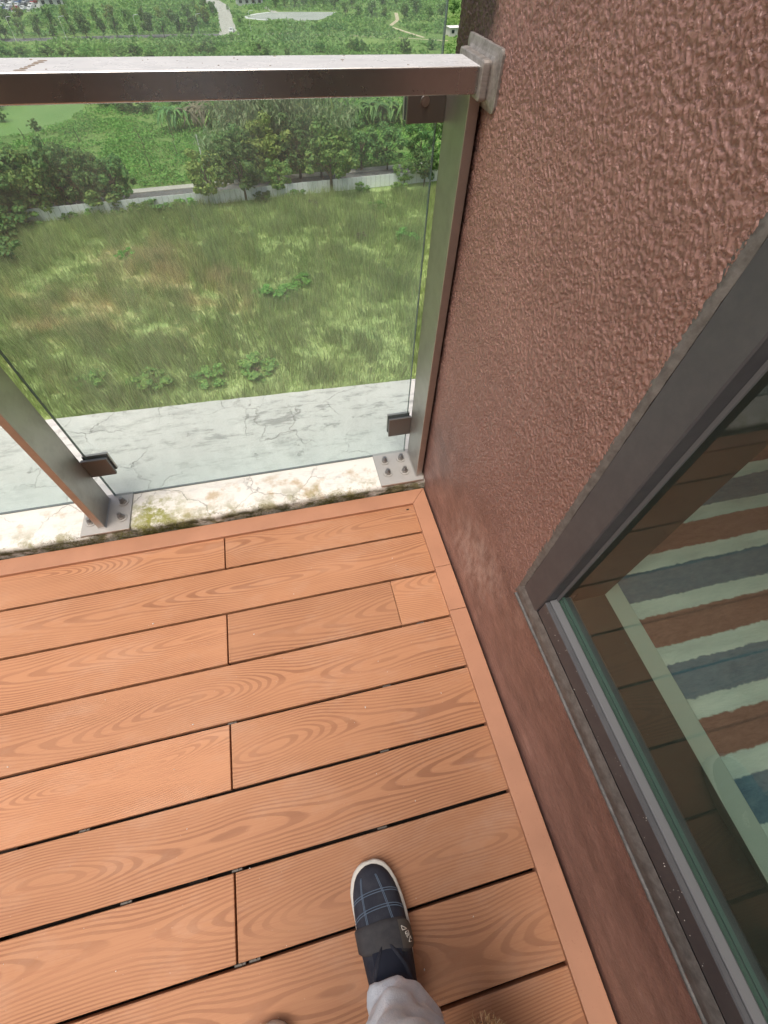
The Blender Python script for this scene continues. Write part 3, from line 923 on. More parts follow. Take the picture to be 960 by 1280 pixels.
trim([(XI, 0.5553), (XI, 0.4135), (XO, 0.4135), (XO, 0.5553)])
trim([(XI, 0.4123), (XI, -1.0), (XO, -1.0), (XO, 0.4123)])
trim([(XI, -1.0012), (XI, -2.3), (XO, -2.3), (XO, -1.0012)])
# hidden-fastener clips showing in the joints
for (cx, cy) in [(-0.298, Y0 - 6 * PITCH), (-0.298, Y0 - 5 * PITCH), (-0.298, Y0 - 3 * PITCH), (-0.62, Y0 - 4 * PITCH), (-0.52, Y0 - 5 * PITCH), (0.06, Y0 - 4 * PITCH), (0.02, Y0 - 5 * PITCH), (0.10, Y0 - 3 * PITCH), (0.235, Y0 - 2 * PITCH), (-0.27, Y0 - 6 * PITCH), (-0.95, Y0 - 6 * PITCH)]:
    bm = bmesh.new()
    bm_box(bm, (0, 0, 0), (0.022, 0.0045, 0.003), 0.0006)
    bmesh.ops.create_cone(bm, cap_ends=True, segments=10, radius1=0.0024, radius2=0.002, depth=0.002, matrix=Matrix.Translation((0.002, 0, 0.0022)))
    bm_obj('clip', bm, M['clip_metal'], deck, (cx + 0.003, cy, -0.009))
box('vent_slot', 0.300, 0.309, 0.789, 0.794, -0.0005, 0.0006, M['under_deck'], deck)

# ================================================================== the railing
rail = empty('balcony_railing', (-0.6, 0.94, 0.046), 'stainless steel balcony railing with clear glass panels on the concrete kerb', 'railing')
PZ = 0.046
def post(x0, x1, plate_x0, plate_x1, bolts, z_top=1.0128):
    p = box('post', x0, x1, 0.886, 1.0, PZ + 0.0062, z_top, M['steel_post'], rail, 0.0015, 2)
    box('base_plate', plate_x0, plate_x1, 0.869, 1.017, PZ - 0.002, PZ + 0.006, M['steel_plate'], p, 0.0012)
    bm = bmesh.new()                            # weld seam round the foot
    bm_box(bm, ((x0 + x1) / 2, 0.943, PZ + 0.0075), (x1 - x0 + 0.005, 0.117, 0.0035), 0.0015)
    bm_obj('weld', bm, M['steel_plate'], p)
    for bx_, by_ in bolts:
        bm = bmesh.new()
        bmesh.ops.create_cone(bm, cap_ends=True, segments=28, radius1=0.0165, radius2=0.0158, depth=0.0028)
        bm_obj('washer', bm, M['steel_plate'], p, (bx_, by_, PZ + 0.0075), False)
        bm = bmesh.new()
        bmesh.ops.create_cone(bm, cap_ends=True, segments=6, radius1=0.0112, radius2=0.0106, depth=0.0085, matrix=Matrix.Rotation(rng.random() * 2, 4, 'Z'))
        bmesh.ops.create_cone(bm, cap_ends=True, segments=14, radius1=0.0064, radius2=0.0058, depth=0.012, matrix=Matrix.Translation((0, 0, 0.0095)))
        for q in range(5):
            bmesh.ops.create_cone(bm, cap_ends=True, segments=14, radius1=0.0070, radius2=0.0060, depth=0.0014, matrix=Matrix.Translation((0, 0, 0.005 + q * 0.0022)))
        bm_obj('bolt', bm, M['steel_bolt'], p, (bx_, by_, PZ + 0.0132), False)
    return p
p_wall = post(0.356, 0.376, 0.230, 0.3795, [(0.265, 0.973), (0.324, 0.974), (0.264, 0.918), (0.323, 0.915)])
def mid_post(xr): return post(xr - 0.02, xr, xr - 0.071, xr + 0.069, [(xr + 0.043, 0.976), (xr + 0.044, 0.914), (xr - 0.045, 0.915), (xr - 0.045, 0.976)])
for xr in (-0.637, -1.632, -2.627): mid_post(xr)
# handrail: rectangular tube
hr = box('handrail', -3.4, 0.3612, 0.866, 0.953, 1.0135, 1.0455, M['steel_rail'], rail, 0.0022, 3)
# wall rosette: a stepped, flared collar between the handrail and the stucco
def rect_ring(x, y0, y1, z0, z1, r=0.006, n=4):
    pts = []
    for cx, cy, a0 in ((y1 - r, z1 - r, 0), (y0 + r, z1 - r, 90), (y0 + r, z0 + r, 180), (y1 - r, z0 + r, 270)):
        for k in range(n + 1):
            a = math.radians(a0 + 90 * k / n)
            pts.append((x, cx + r * math.cos(a), cy + r * math.sin(a)))
    return pts
rings = []
for x, g_ in ((0.3585, 0.001), (0.3585, 0.0085), (0.3598, 0.0105), (0.3665, 0.0115), (0.3690, 0.0115), (0.3702, 0.0095), (0.3725, 0.0092), (0.3735, 0.0115), (0.3755, 0.0155), (0.3770, 0.0215), (0.3782, 0.029), (0.3788, 0.0300), (0.386, 0.030)):
    rings.append(rect_ring(x, 0.866 - g_, 0.953 + g_, 1.0135 - g_ * 0.62, 1.0455 + g_ * 0.72, 0.0025 + g_ * 0.25))
v_, f_ = loft(rings)
ro = pyd('rosette', v_, f_, M['rosette_plastic'], rail, (0, 0, 0), False)
bm = bmesh.new(); bm.from_mesh(ro.data); bmesh.ops.recalc_face_normals(bm, faces=bm.faces); bm.to_mesh(ro.data); bm.free()
# glass panels, standing behind the posts and rising above the handrail
box('glass_panel', -0.622, 0.345, 1.006, 1.016, 0.052, 1.19, M['railing_glass'], rail)
box('glass_panel', -1.617, -0.672, 1.006, 1.016, 0.052, 1.19, M['railing_glass'], rail)
box('glass_panel', -2.612, -1.667, 1.006, 1.016, 0.052, 1.19, M['railing_glass'], rail)
def pane_rim(x0, x1):
    for xx in (x0 - 0.0012, x1 + 0.0002): box('glass_rim', xx, xx + 0.001, 1.0062, 1.0158, 0.053, 1.189, M['glass_edge'], rail)
    box('setting_strip', x0 + 0.001, x1 - 0.001, 1.0085, 1.0135, 0.0465, 0.0515, M['gasket'], rail)
pane_rim(-0.622, 0.345); pane_rim(-1.617, -0.672)
def clip(x0, x1, z0, z1, screw=True):
    c = box('glass_clip', x0, x1, 0.9955, 1.0035, z0, z1, M['steel_dark'], rail, 0.0012, 2)
    box('back_jaw', x0, x1, 1.0185, 1.026, z0, z1, M['steel_post'], c, 0.0012, 2)
    box('rubber_pad', x0 + 0.001, x1 - 0.001, 1.0036, 1.0059, z0 + 0.001, z1 - 0.001, M['rubber'], c)
    box('rubber_pad', x0 + 0.001, x1 - 0.001, 1.0161, 1.0184, z0 + 0.001, z1 - 0.001, M['rubber'], c)
    if screw:
        bm = bmesh.new()
        rot = Matrix.Rotation(math.radians(90), 4, 'X')
        bmesh.ops.create_cone(bm, cap_ends=True, segments=20, radius1=0.0085, radius2=0.0075, depth=0.0022, matrix=rot)
        bmesh.ops.create_cone(bm, cap_ends=True, segments=6, radius1=0.004, radius2=0.004, depth=0.0034, matrix=rot)
        bm_obj('screw', bm, M['steel_bolt'], c, ((x0 + x1) / 2 - 0.003, 0.9945, (z0 + z1) / 2 + 0.006))
    return c
clip(0.284, 0.3555, 0.950, 1.000, True)
clip(0.281, 0.3555, 0.148, 0.222, False)
clip(-0.6365, -0.566, 0.163, 0.230, False)
clip(-0.6365, -0.566, 0.950, 1.000, True)
clip(-0.728, -0.6575, 0.163, 0.230, False)
clip(-0.728, -0.6575, 0.950, 1.000, True)
# grime spots dropped on the handrail
bm = bmesh.new()
for i in range(26):
    cx, cy = rng.uniform(-0.75, 0.33), rng.uniform(0.872, 0.947)
    s = 0.0005 + 0.0016 * rng.random() ** 2
    bmesh.ops.create_cone(bm, cap_ends=True, segments=8, radius1=s, radius2=s * 0.8, depth=0.0005, matrix=Matrix.Translation((cx, cy, 1.0457)) @ Matrix.Scale(1 + rng.random() * 1.5, 4, Vector((1, 0, 0))))
for i in range(7):
    bmesh.ops.create_cone(bm, cap_ends=True, segments=8, radius1=0.003, radius2=0.0025, depth=0.0005, matrix=Matrix.Translation((-0.275 + i * 0.0028, 0.876 + i * 0.009, 1.0457)) @ Matrix.Scale(1.0 + rng.random() * 2, 4, Vector((1, 0, 0))))
plain('grime_shade', (0.22, 0.18, 0.14), 0.9)
tag(bm_obj('grime_shade', bm, M['grime_shade'], hr), kind='stuff')

# crumbs of grit lying on the boards
bm = bmesh.new()
for i in range(46):
    cx_, cy_ = rng.uniform(-0.85, 0.3), rng.uniform(-0.3, 0.75)
    s = 0.0005 + 0.0012 * rng.random() ** 3
    bmesh.ops.create_icosphere(bm, subdivisions=1, radius=s, matrix=Matrix.Translation((cx_, cy_, s * 0.6)) @ Matrix.Rotation(rng.random() * 6, 4, 'Z') @ Matrix.Scale(1.8, 4, Vector((1, 0, 0))))
tag(bm_obj('grit', bm, M['spatter'], deck), kind='stuff')

# ================================================================== hoarding beside the road
fence = empty('hoarding', tuple(froad(0, 0) + Vector((0, 0, GZ))), 'long white panel hoarding between the meadow and the road', 'fence')
bm = bmesh.new(); bm_box(bm, (0, 0, 0), (0.965, 0.05, 2.05), 0.01)
panel_me = bpy.data.meshes.new('panel'); bm.to_mesh(panel_me); bm.free(); panel_me.materials.append(M['hoarding'])
bm = bmesh.new(); bm_box(bm, (0, 0, 0), (0.09, 0.12, 2.25))
fpost_me = bpy.data.meshes.new('fence_post'); bm.to_mesh(fpost_me); bm.free(); fpost_me.materials.append(M['post_paint'])
ang = math.atan2(FD.y, FD.x)
for k in range(-62, 72):
    c = froad(k * 1.02, 0)
    o_ = bpy.data.objects.new('panel', panel_me); COL.objects.link(o_); o_.parent = fence
    o_.location = c + Vector((0, 0, GZ + 1.1)) - Vector((*froad(0, 0).xy, 0)) - Vector((0, 0, GZ))
    o_.rotation_euler = (rng.normal() * 0.02, 0, ang + rng.normal() * 0.015)
    if k % 2 == 0:
        c = froad(k * 1.02 + 0.51, 0.02)
        o_ = bpy.data.objects.new('fence_post', fpost_me); COL.objects.link(o_); o_.parent = fence
        o_.location = c + Vector((0, 0, GZ + 1.125)) - Vector((*froad(0, 0).xy, 0)) - Vector((0, 0, GZ))
        o_.rotation_euler = (0, 0, ang)
for zz in (0.5, 1.8):
    c0, c1 = froad(-63, 0.11), froad(73, 0.11)
    v_, f_ = tube_mesh([(c0.x, c0.y, GZ + zz), (c1.x, c1.y, GZ + zz)], 0.04, 6)
    pyd('fence_rail', v_, f_, M['post_paint'], fence)

# ================================================================== grass and undergrowth
def meadow():
    n = 400000
    nc = 26000
    cx = rng.uniform(-52, 48, nc); cy = 36 + (rng.random(nc) ** 0.95) * 66
    lean = value_noise(cx, cy, 9, 21) * 6.28
    tall = 0.4 + 0.8 * value_noise(cx, cy, 6, 22) + 0.3 * value_noise(cx, cy, 1.6, 23)
    k = rng.integers(0, nc, n)
    x = cx[k] + rng.normal(size=n) * 0.42
    y = cy[k] + rng.normal(size=n) * 0.42
    ok = y < 101.5 + 0.109 * (x + 4) - 0.25
    x, y, k = x[ok], y[ok], k[ok]; n = len(x)
    reed = rng.random(n) < np.clip(value_noise(x, y, 3.5, 77) * 1.1 - 0.2, 0.05, 0.8)
    h = tall[k] * rng.uniform(0.5, 1.2, n) * np.where(reed, 1.75, 0.8)
    a = rng.random(n) * 6.283
    la = lean[k] + rng.normal(size=n) * 1.1
    ln = rng.uniform(0.08, 0.4, n) * h
    w = np.where(reed, rng.uniform(0.022, 0.045, n), rng.uniform(0.014, 0.028, n))
    sx, sy = np.cos(a) * w, np.sin(a) * w
    dx, dy = np.cos(la) * ln, np.sin(la) * ln
    z0 = np.full(n, GZ)
    v = np.stack([np.stack([x - sx, y - sy, z0], 1), np.stack([x + sx, y + sy, z0], 1),
                  np.stack([x + sx * .3 + dx, y + sy * .3 + dy, z0 + h], 1), np.stack([x - sx * .3 + dx, y - sy * .3 + dy, z0 + h], 1)], 1).reshape(-1, 3)
    return npmesh('meadow_grass', v, np.arange(n * 4).reshape(n, 4))
tag(link_mesh('meadow_grass', meadow(), M['meadow_grass']), 'tall rough meadow grass filling the plot below the balcony', 'grass', kind='stuff')

def leaf_quads(c, nrm, size, aspect=0.55):
    """rhombic leaves: centre, normal, length"""
    n = len(c)
    nrm = nrm / (np.linalg.norm(nrm, axis=1)[:, None] + 1e-9)
    u = np.cross(nrm, rng.normal(size=(n, 3))); u /= np.linalg.norm(u, axis=1)[:, None] + 1e-9
    w = np.cross(nrm, u)
    s = size[:, None]
    v = np.stack([c - u * s * .5, c + w * s * .5 * aspect + u * s * .08, c + u * s * .5 - nrm * s * .12, c - w * s * .5 * aspect + u * s * .08], 1).reshape(-1, 3)
    return v, np.arange(n * 4).reshape(n, 4)

def undergrowth(name, x0, x1, yfun0, yfun1, n, size, hmax, scale, seed, avoid=None):
    x = rng.uniform(x0, x1, n)
    y0, y1 = yfun0(x), yfun1(x)
    y = y0 + (y1 - y0) * rng.random(n)
    hn = value_noise(x, y, scale, seed) * 0.6 + value_noise(x, y, scale * 0.3, seed + 1) * 0.4
    keep = rng.random(n) < np.clip((hn - 0.22) * 2.6, 0.04, 1)
    if avoid is not None: keep &= ~avoid(x, y)
    x, y, hn = x[keep], y[keep], hn[keep]; n = len(x)
    z = GZ + 0.05 + np.clip(hn - 0.25, 0, 1) * hmax * (0.45 + 0.6 * rng.random(n))
    nr = rng.normal(size=(n, 3)) * 0.75; nr[:, 2] += 0.9
    v, f = leaf_quads(np.stack([x, y, z], 1), nr, size * rng.uniform(0.5, 1.3, n))
    return npmesh(name, v, f)
road_far = lambda x: 101.5 + 0.109 * (x + 4) + 11.4
pond_pts = np.array([onz(*p)[:2] for p in pond_px])
def in_poly(x, y, P_):
    inside = np.zeros(len(x), bool)
    j = len(P_) - 1
    for i in range(len(P_)):
        c = ((P_[i, 1] > y) != (P_[j, 1] > y)) & (x < (P_[j, 0] - P_[i, 0]) * (y - P_[i, 1]) / (P_[j, 1] - P_[i, 1] + 1e-12) + P_[i, 0])
        inside ^= c
        j = i
    return inside
tag(link_mesh('vegetable_vines', undergrowth('vines', -75, 60, road_far, lambda x: x * 0 + 178, 90000, 0.62, 1.5, 5.0, 41, lambda x, y: in_poly(x, y, pond_pts)), M['leaf_crop']),
    'bright green low creepers and weeds on the plot across the road', 'undergrowth', kind='stuff')
clear = [np.array([onz(*p)[:2] for p in q]) for q in ([(300, 27), (400, 28), (425, 14), (320, 14)], [(-60, 19), (50, 15), (64, 4), (-60, -9)])]
def far_avoid(x, y):
    a = in_poly(x, y, clear[0]) | in_poly(x, y, clear[1])
    A = onz(-60, 52)[:2]; B = onz(292, 44)[:2]
    t = (x - A[0]) / (B[0] - A[0]); yr = A[1] + t * (B[1] - A[1])
    a |= (np.abs(y - yr) < 4.5) & (t > 0) & (t < 1)
    for pl in ([(530, 47), (505, 39), (487, 33), (492, 29), (497, 25), (495, 16)], [(288, 44), (283, 30), (281, 18), (276, 8), (262, 0)]):
        for p, q in zip(pl[:-1], pl[1:]):
            P_, Q_ = onz(*p)[:2], onz(*q)[:2]
            d = Q_ - P_; tt = np.clip(((x - P_[0]) * d[0] + (y - P_[1]) * d[1]) / (d @ d), 0, 1)
            a |= np.hypot(x - P_[0] - tt * d[0], y - P_[1] - tt * d[1]) < 3.2
    return a
tag(link_mesh('distant_scrub', undergrowth('scrub', -150, 190, lambda x: x * 0 + 176, lambda x: x * 0 + 460, 150000, 1.5, 2.6, 15.0, 51, far_avoid), M['leaf_far']),
    'hazy green scrub covering the open land beyond the plot', 'undergrowth', kind='stuff')

# ================================================================== trees and shrubs
def unit(n):
    d = rng.normal(size=(n, 3))
    return d / np.linalg.norm(d, axis=1)[:, None]

def crown_mesh(name, nc, per, rx, rz, zc, leaf, spread=0.24, flat=0.0):
    d = unit(nc)
    rad = 0.45 + 0.5 * rng.random(nc) ** 0.6
    wob = 1 + 0.22 * np.sin(d[:, 0] * 3 + d[:, 1] * 4 + rng.random() * 6)
    c = d * (rad * wob)[:, None] * np.array([rx, rx, rz])
    c[:, 2] = np.maximum(c[:, 2], -rz * 0.75)
    cs = rng.uniform(0.6, 1.25, nc)
    k = rng.integers(0, nc, nc * per)
    ld = unit(nc * per)
    p = c[k] + ld * (cs[k] * spread * (0.45 + 0.75 * rng.random(nc * per) ** 0.5))[:, None] * np.array([rx, rx, rz * 0.85])
    nr = ld + rng.normal(size=ld.shape) * 0.55 + np.array([0, 0, 0.55])
    v, f = leaf_quads(p + np.array([0, 0, zc]), nr, leaf * rng.uniform(0.6, 1.3, len(p)), 0.7)
    me = npmesh(name, v, f)
    return me, c + np.array([0, 0, zc])

def trunk_mesh(name, h, r, tips):
    V_, F_ = [], []
    def add(path, rad, n=6):
        v, f = tube_mesh(path, rad, n)
        b0 = len(V_)
        V_.extend(v); F_.extend([tuple(i + b0 for i in q) for q in f])
    add([(0, 0, -0.1), (0.04 * h * rng.normal() * 0.3, 0, h * 0.35), (0.03 * h * rng.normal(), 0.02 * h, h * 0.8)], [r * 1.25, r, r * 0.5])
    for t in tips[:9]:
        b_ = Vector((0, 0, h * (0.3 + 0.3 * rng.random())))
        t_ = Vector(t)
        add([b_, b_.lerp(t_, 0.5) + Vector((0, 0, 0.08 * h)), t_], [r * 0.45, r * 0.28, r * 0.1], 5)
    me = bpy.data.meshes.new(name)
    me.from_pydata([tuple(v) for v in V_], [], F_); me.update()
    return me

def bamboo_mesh(name, n, h, spread, leafn=46):
    P_, L_, S_ = [], [], []
    V_, F_ = [], []
    for i in range(n):
        a = rng.random() * 6.283; r0 = spread * 0.35 * rng.random() ** 0.5; la = a + rng.normal() * 0.5
        hh_ = h * rng.uniform(0.6, 1.05); bend = spread * rng.uniform(0.3, 1.0)
        pts = []
        for t in np.linspace(0, 1, 7):
            pts.append((math.cos(a) * r0 + math.cos(la) * bend * t ** 2.4, math.sin(a) * r0 + math.sin(la) * bend * t ** 2.4, hh_ * (t - 0.22 * t ** 4)))
        v, f = tube_mesh(pts, list(np.linspace(0.06, 0.015, 7)), 4, False)
        b0 = len(V_); V_.extend(v); F_.extend([tuple(q + b0 for q in ff) for ff in f])
        for _ in range(leafn):
            t = 0.25 + 0.75 * rng.random() ** 0.75
            j = min(int(t * 6), 5); u = t * 6 - j
            p = np.array(pts[j]) * (1 - u) + np.array(pts[j + 1]) * u
            P_.append(p + rng.normal(size=3) * np.array([0.35, 0.35, 0.25]))
    P_ = np.array(P_); m = len(P_)
    # long drooping leaf sprays
    dr = rng.normal(size=(m, 3)) * 0.6; dr[:, 2] = -0.9; dr /= np.linalg.norm(dr, axis=1)[:, None]
    s = np.cross(dr, rng.normal(size=(m, 3))); s /= np.linalg.norm(s, axis=1)[:, None]
    L = rng.uniform(0.5, 1.2, m)[:, None]; w = rng.uniform(0.06, 0.15, m)[:, None]
    v = np.stack([P_, P_ + dr * L * .45 + s * w, P_ + dr * L, P_ + dr * L * .45 - s * w], 1).reshape(-1, 3)
    st = bpy.data.meshes.new('stem'); st.from_pydata([tuple(q) for q in V_], [], F_); st.update()
    return npmesh(name, v, np.arange(m * 4).reshape(m, 4)), st

def banana_mesh(name, n, h):
    V_, F_ = [], []
    SV, SF = [], []
    for i in range(n):
        bx_, by_ = rng.normal() * 1.1, rng.normal() * 1.1
        hs = h * rng.uniform(0.35, 0.6)
        v, f = tube_mesh([(bx_, by_, 0), (bx_ + 0.1, by_, hs)], [0.16, 0.09], 6)
        b0 = len(SV); SV.extend(v); SF.extend([tuple(q + b0 for q in ff) for ff in f])
        for k in range(9):
            a = rng.random() * 6.283; L = h * rng.uniform(0.4, 0.6); w = rng.uniform(0.22, 0.36)
            up = rng.uniform(0.2, 1.0)
            b0 = len(V_)
            for t in np.linspace(0, 1, 6):
                x = L * t * (1 - 0.25 * up * t); zz = hs + L * (up * t - 0.95 * t * t)
                ww = w * (math.sin(math.pi * min(1, t * 0.93 + 0.06)) ** 0.6)
                ca, sa = math.cos(a), math.sin(a)
                V_.append((bx_ + ca * x - sa * ww, by_ + sa * x + ca * ww, zz - ww * 0.5)); V_.append((bx_ + ca * x, by_ + sa * x, zz)); V_.append((bx_ + ca * x + sa * ww, by_ + sa * x - ca * ww, zz - ww * 0.5))
            for q in range(5):
                i0 = b0 + q * 3
                F_.append((i0, i0 + 1, i0 + 4, i0 + 3)); F_.append((i0 + 1, i0 + 2, i0 + 5, i0 + 4))
    st = bpy.data.meshes.new('stem'); st.from_pydata([tuple(q) for q in SV], [], SF); st.update()
    return npmesh(name, np.array(V_), np.array(F_)), st

# unit trees, each about 1 m of nominal scale = real metres for a 7 m tree
KIND = {}
def reg(kind, leaf_mat, crowns): KIND[kind] = (leaf_mat, crowns)
def mk_round(i): 
    c, tips = crown_mesh('crown', 44, 70, 3.2, 2.9, 4.0, 0.42, 0.2)
    return c, trunk_mesh('trunk', 5.2, 0.16, tips)
def mk_tall(i):
    c, tips = crown_mesh('crown', 38, 56, 2.4, 3.5, 5.3, 0.5, 0.22)
    return c, trunk_mesh('trunk', 7.0, 0.15, tips)
def mk_big(i):
    c, tips = crown_mesh('crown', 52, 70, 4.1, 3.9, 4.6, 0.55, 0.2)
    return c, trunk_mesh('trunk', 6.0, 0.25, tips)
def mk_bush(i):
    c, tips = crown_mesh('crown', 26, 50, 1.7, 1.4, 1.35, 0.36)
    return c, trunk_mesh('trunk', 1.6, 0.06, tips)
def mk_pine(i):
    c, tips = crown_mesh('crown', 44, 44, 2.6, 2.1, 2.1, 0.4, 0.16)
    return c, trunk_mesh('trunk', 2.6, 0.1, tips)
KIND['round'] = [mk_round(i) for i in range(4)]
KIND['tall'] = [mk_tall(i) for i in range(3)]
KIND['big'] = [mk_big(i) for i in range(3)]
KIND['bush'] = [mk_bush(i) for i in range(3)]
KIND['pine'] = [mk_pine(i) for i in range(2)]
KIND['bamboo'] = [bamboo_mesh('crown', 46, 10.0, 3.6) for i in range(3)]
KIND['banana'] = [banana_mesh('crown', 7, 7.0) for i in range(2)]
NOMH = dict(round=7.0, tall=8.9, big=8.6, bush=2.8, pine=4.2, bamboo=8.6, banana=6.4)
variants = {}
def plant(kind, name, px, py, hpx, label, cat, group, leaf='leaf_dark', wide=1.0, i=None):
    base = onz(px, py)
    dist = np.linalg.norm(base - np.array([0, 0, EYE]))
    # metres for the height seen, from how a vertical metre projects there
    def proj(p):
        v = CAM_R @ (p - np.array([0, 0, EYE])); return 640 + FPX * v[1] / v[2]
    pm = proj(base) - proj(base + np.array([0, 0, 1.0]))
    H_ = hpx / pm * (1.12 if py > 195 and kind in ('round', 'bamboo') else 1.0)
    s = H_ / NOMH[kind]
    t = empty(name, base, label, cat, group)
    cm, tm = KIND[kind][(i if i is not None else rng.integers(0, 99)) % len(KIND[kind])]
    key = (cm.name, leaf)
    if key not in variants:
        m_ = cm.copy(); m_.materials.clear(); m_.materials.append(M[leaf]); variants[key] = m_
    if not tm.materials: tm.materials.append(M['bark'] if kind not in ('bamboo', 'banana') else M['leaf_yellow'])
    for nm, me in (('crown', variants[key]), ('trunk', tm)):
        o_ = bpy.data.objects.new(nm, me); COL.objects.link(o_); o_.parent = t
    t.scale = (s * wide, s * wide, s)
    t.rotation_euler = (0, 0, rng.random() * 6.283)
    return t

G1 = 'street trees between hoarding and road'
for px, py, h, lf, w, lb in [(266, 254, 60, 'leaf_yellow', 1.05, 'yellowish round street tree right behind the hoarding in line with the white pole'), (308, 251, 66, 'leaf_dark', 1.05, 'dark full street tree behind the hoarding, next along from the yellowish one'),
                         (350, 244, 42, 'leaf_mid', 1.05, 'small light green street tree behind the hoarding between two larger ones'), (415, 241, 66, 'leaf_mid', 1.12, 'large full green street tree behind the hoarding in front of the bamboo'),
                         (505, 231, 28, 'leaf_mid', 1.2, 'short bushy street tree behind the hoarding near the railing post by the wall'), (530, 233, 46, 'leaf_dark', 1.05, 'dark street tree behind the hoarding seen through the edge of the glass'),
                         (552, 227, 46, 'leaf_mid', 1.0, 'green street tree behind the hoarding seen beside the steel post by the wall')]:
    plant('round', 'street_tree', px, py, h, lb, 'tree', G1, lf, w)
G2 = 'trees on the far pavement'
for px, py, h, lf, w in [(300, 228, 60, 'leaf_dark', 1.0), (335, 227, 70, 'leaf_yellow', 1.0), (376, 223, 66, 'leaf_dark', 1.0), (402, 222, 70, 'leaf_dark', 0.9), (452, 213, 52, 'leaf_dark', 1.15), (484, 212, 50, 'leaf_dark', 1.1), (524, 211, 50, 'leaf_dark', 0.85), (562, 206, 50, 'leaf_dark', 0.9)]:
    t = plant('round', 'roadside_tree', px, py, h, 'dark round tree beyond the road at the edge of the far pavement', 'tree', G2, lf, w)
    if lf == 'leaf_yellow': t['label'] = 'yellowish green round tree beyond the road in front of the bamboo'; del t['group']
G3 = 'dense trees at the left end of the road'
for px, py, h, lf, w in [(-20, 283, 95, 'leaf_dark', 1.0), (8, 278, 88, 'leaf_dark', 0.95), (34, 272, 80, 'leaf_dark', 0.9), (62, 268, 78, 'leaf_mid', 0.9), (92, 263, 80, 'leaf_dark', 0.85), (120, 260, 74, 'leaf_dark', 0.85), (152, 256, 66, 'leaf_dark', 0.9), (30, 255, 70, 'leaf_dark', 0.9), (85, 246, 62, 'leaf_dark', 0.9), (135, 242, 52, 'leaf_dark', 0.9)]:
    plant('big', 'broad_tree', px, py, h, 'broad dark evergreen tree crowding over the hoarding beside the road', 'tree', G3, lf, w)
plant('bush', 'shrub', 138, 264, 34, 'light green rounded shrub leaning on the hoarding below dark trees', 'shrub', None, 'leaf_mid', 1.4)
for k, (px, py, h, w) in enumerate([(-14, 296, 40, 1.6), (14, 288, 30, 1.7), (36, 284, 18, 1.6), (175, 268, 14, 1.5), (200, 264, 16, 1.8), (238, 258, 13, 1.6), (330, 252, 12, 1.6), (372, 247, 12, 1.7), (452, 240, 11, 1.7), (500, 238, 12, 1.6), (90, 276, 10, 1.8), (118, 272, 12, 1.6)]):
    plant('bush', 'field_shrub', px, py, h, 'leafy shrub against the meadow side of the white hoarding', 'shrub', 'shrubs along the meadow side of the hoarding', ['leaf_mid', 'leaf_dark', 'leaf_crop'][k % 3], w)
G4 = 'bamboo clumps across the road'
for px, py, h, lf, w in [(300, 200, 74, 'leaf_bamboo', 1.0), (325, 202, 82, 'leaf_bamboo', 0.95), (352, 203, 84, 'leaf_bamboo', 1.0), (378, 200, 84, 'leaf_bamboo', 0.95), (405, 196, 76, 'leaf_bamboo', 1.0), (425, 187, 66, 'leaf_bamboo', 0.9), (340, 185, 76, 'leaf_bamboo', 1.1), (390, 182, 76, 'leaf_dark', 1.0)]:
    plant('bamboo', 'bamboo_clump', px, py, h, 'tall drooping bamboo clump on the plot across the road', 'bamboo', G4, lf, w)
for px, py, h, w in [(282, 214, 58, 1.1), (318, 210, 76, 1.1), (362, 208, 80, 1.1), (418, 205, 72, 1.1)]:
    plant('bamboo', 'bamboo_clump', px, py, h, 'tall drooping bamboo clump on the plot across the road', 'bamboo', G4, 'leaf_bamboo', w)
G5 = 'banana plants beside the bamboo'
for px, py, h, lf, w in [(228, 163, 44, 'leaf_dark', 1.0), (246, 160, 44, 'leaf_grey', 1.1), (264, 162, 46, 'leaf_grey', 1.0), (282, 165, 48, 'leaf_mid', 1.0), (240, 148, 36, 'leaf_dark', 1.0), (445, 158, 42, 'leaf_dark', 1.1), (462, 156, 46, 'leaf_dark', 1.1), (480, 155, 44, 'leaf_dark', 1.1), (498, 154, 40, 'leaf_mid', 1.0)]:
    plant('banana', 'banana_plant', px, py, h, 'banana plant with long fronds beside the bamboo across the road', 'banana plant', G5, lf, w)
G6 = 'dark bushes on the far side of the plot'
for px, py, h, w in [(135, 136, 18, 1.0), (155, 140, 24, 1.1), (178, 141, 26, 1.1), (-5, 135, 22, 1.2), (20, 128, 18, 1.2), (45, 163, 14, 1.0), (5, 152, 16, 1.0), (222, 132, 26, 1.0), (120, 128, 16, 1.0), (530, 140, 26, 1.1), (548, 168, 22, 1.0)]:
    plant('pine', 'bush', px, py, h, 'dark spreading bush on the plot beyond the road', 'bush', G6, 'leaf_dark', w)
G7 = 'row of trees along the far road'
for k, px in enumerate([-14, 0, 8, 31, 51, 73, 92, 112, 131, 149, 168, 187, 206, 224, 243]):
    plant('tall', 'roadside_tree', px + rng.normal() * 2, 49.5 - 0.014 * px + rng.normal() * 0.5, 27 + rng.normal() * 4.5, 'upright green tree in the row along the distant road', 'tree', G7, 'leaf_dark' if k % 3 else 'leaf_mid', rng.uniform(0.95, 1.45))
G8 = 'second row behind the distant road'
for k in range(15):
    px = -10 + k * 19 + rng.normal() * 3
    plant('tall', 'background_tree', px, 34 - 0.01 * px + rng.normal() * 1.2, 24 + rng.normal() * 3, 'hazy tree in the second row beyond the distant road', 'tree', G8, ['leaf_mid', 'leaf_far', 'leaf_yellow'][k % 3], rng.uniform(0.9, 1.5))
G9 = 'trees round the distant forecourt'
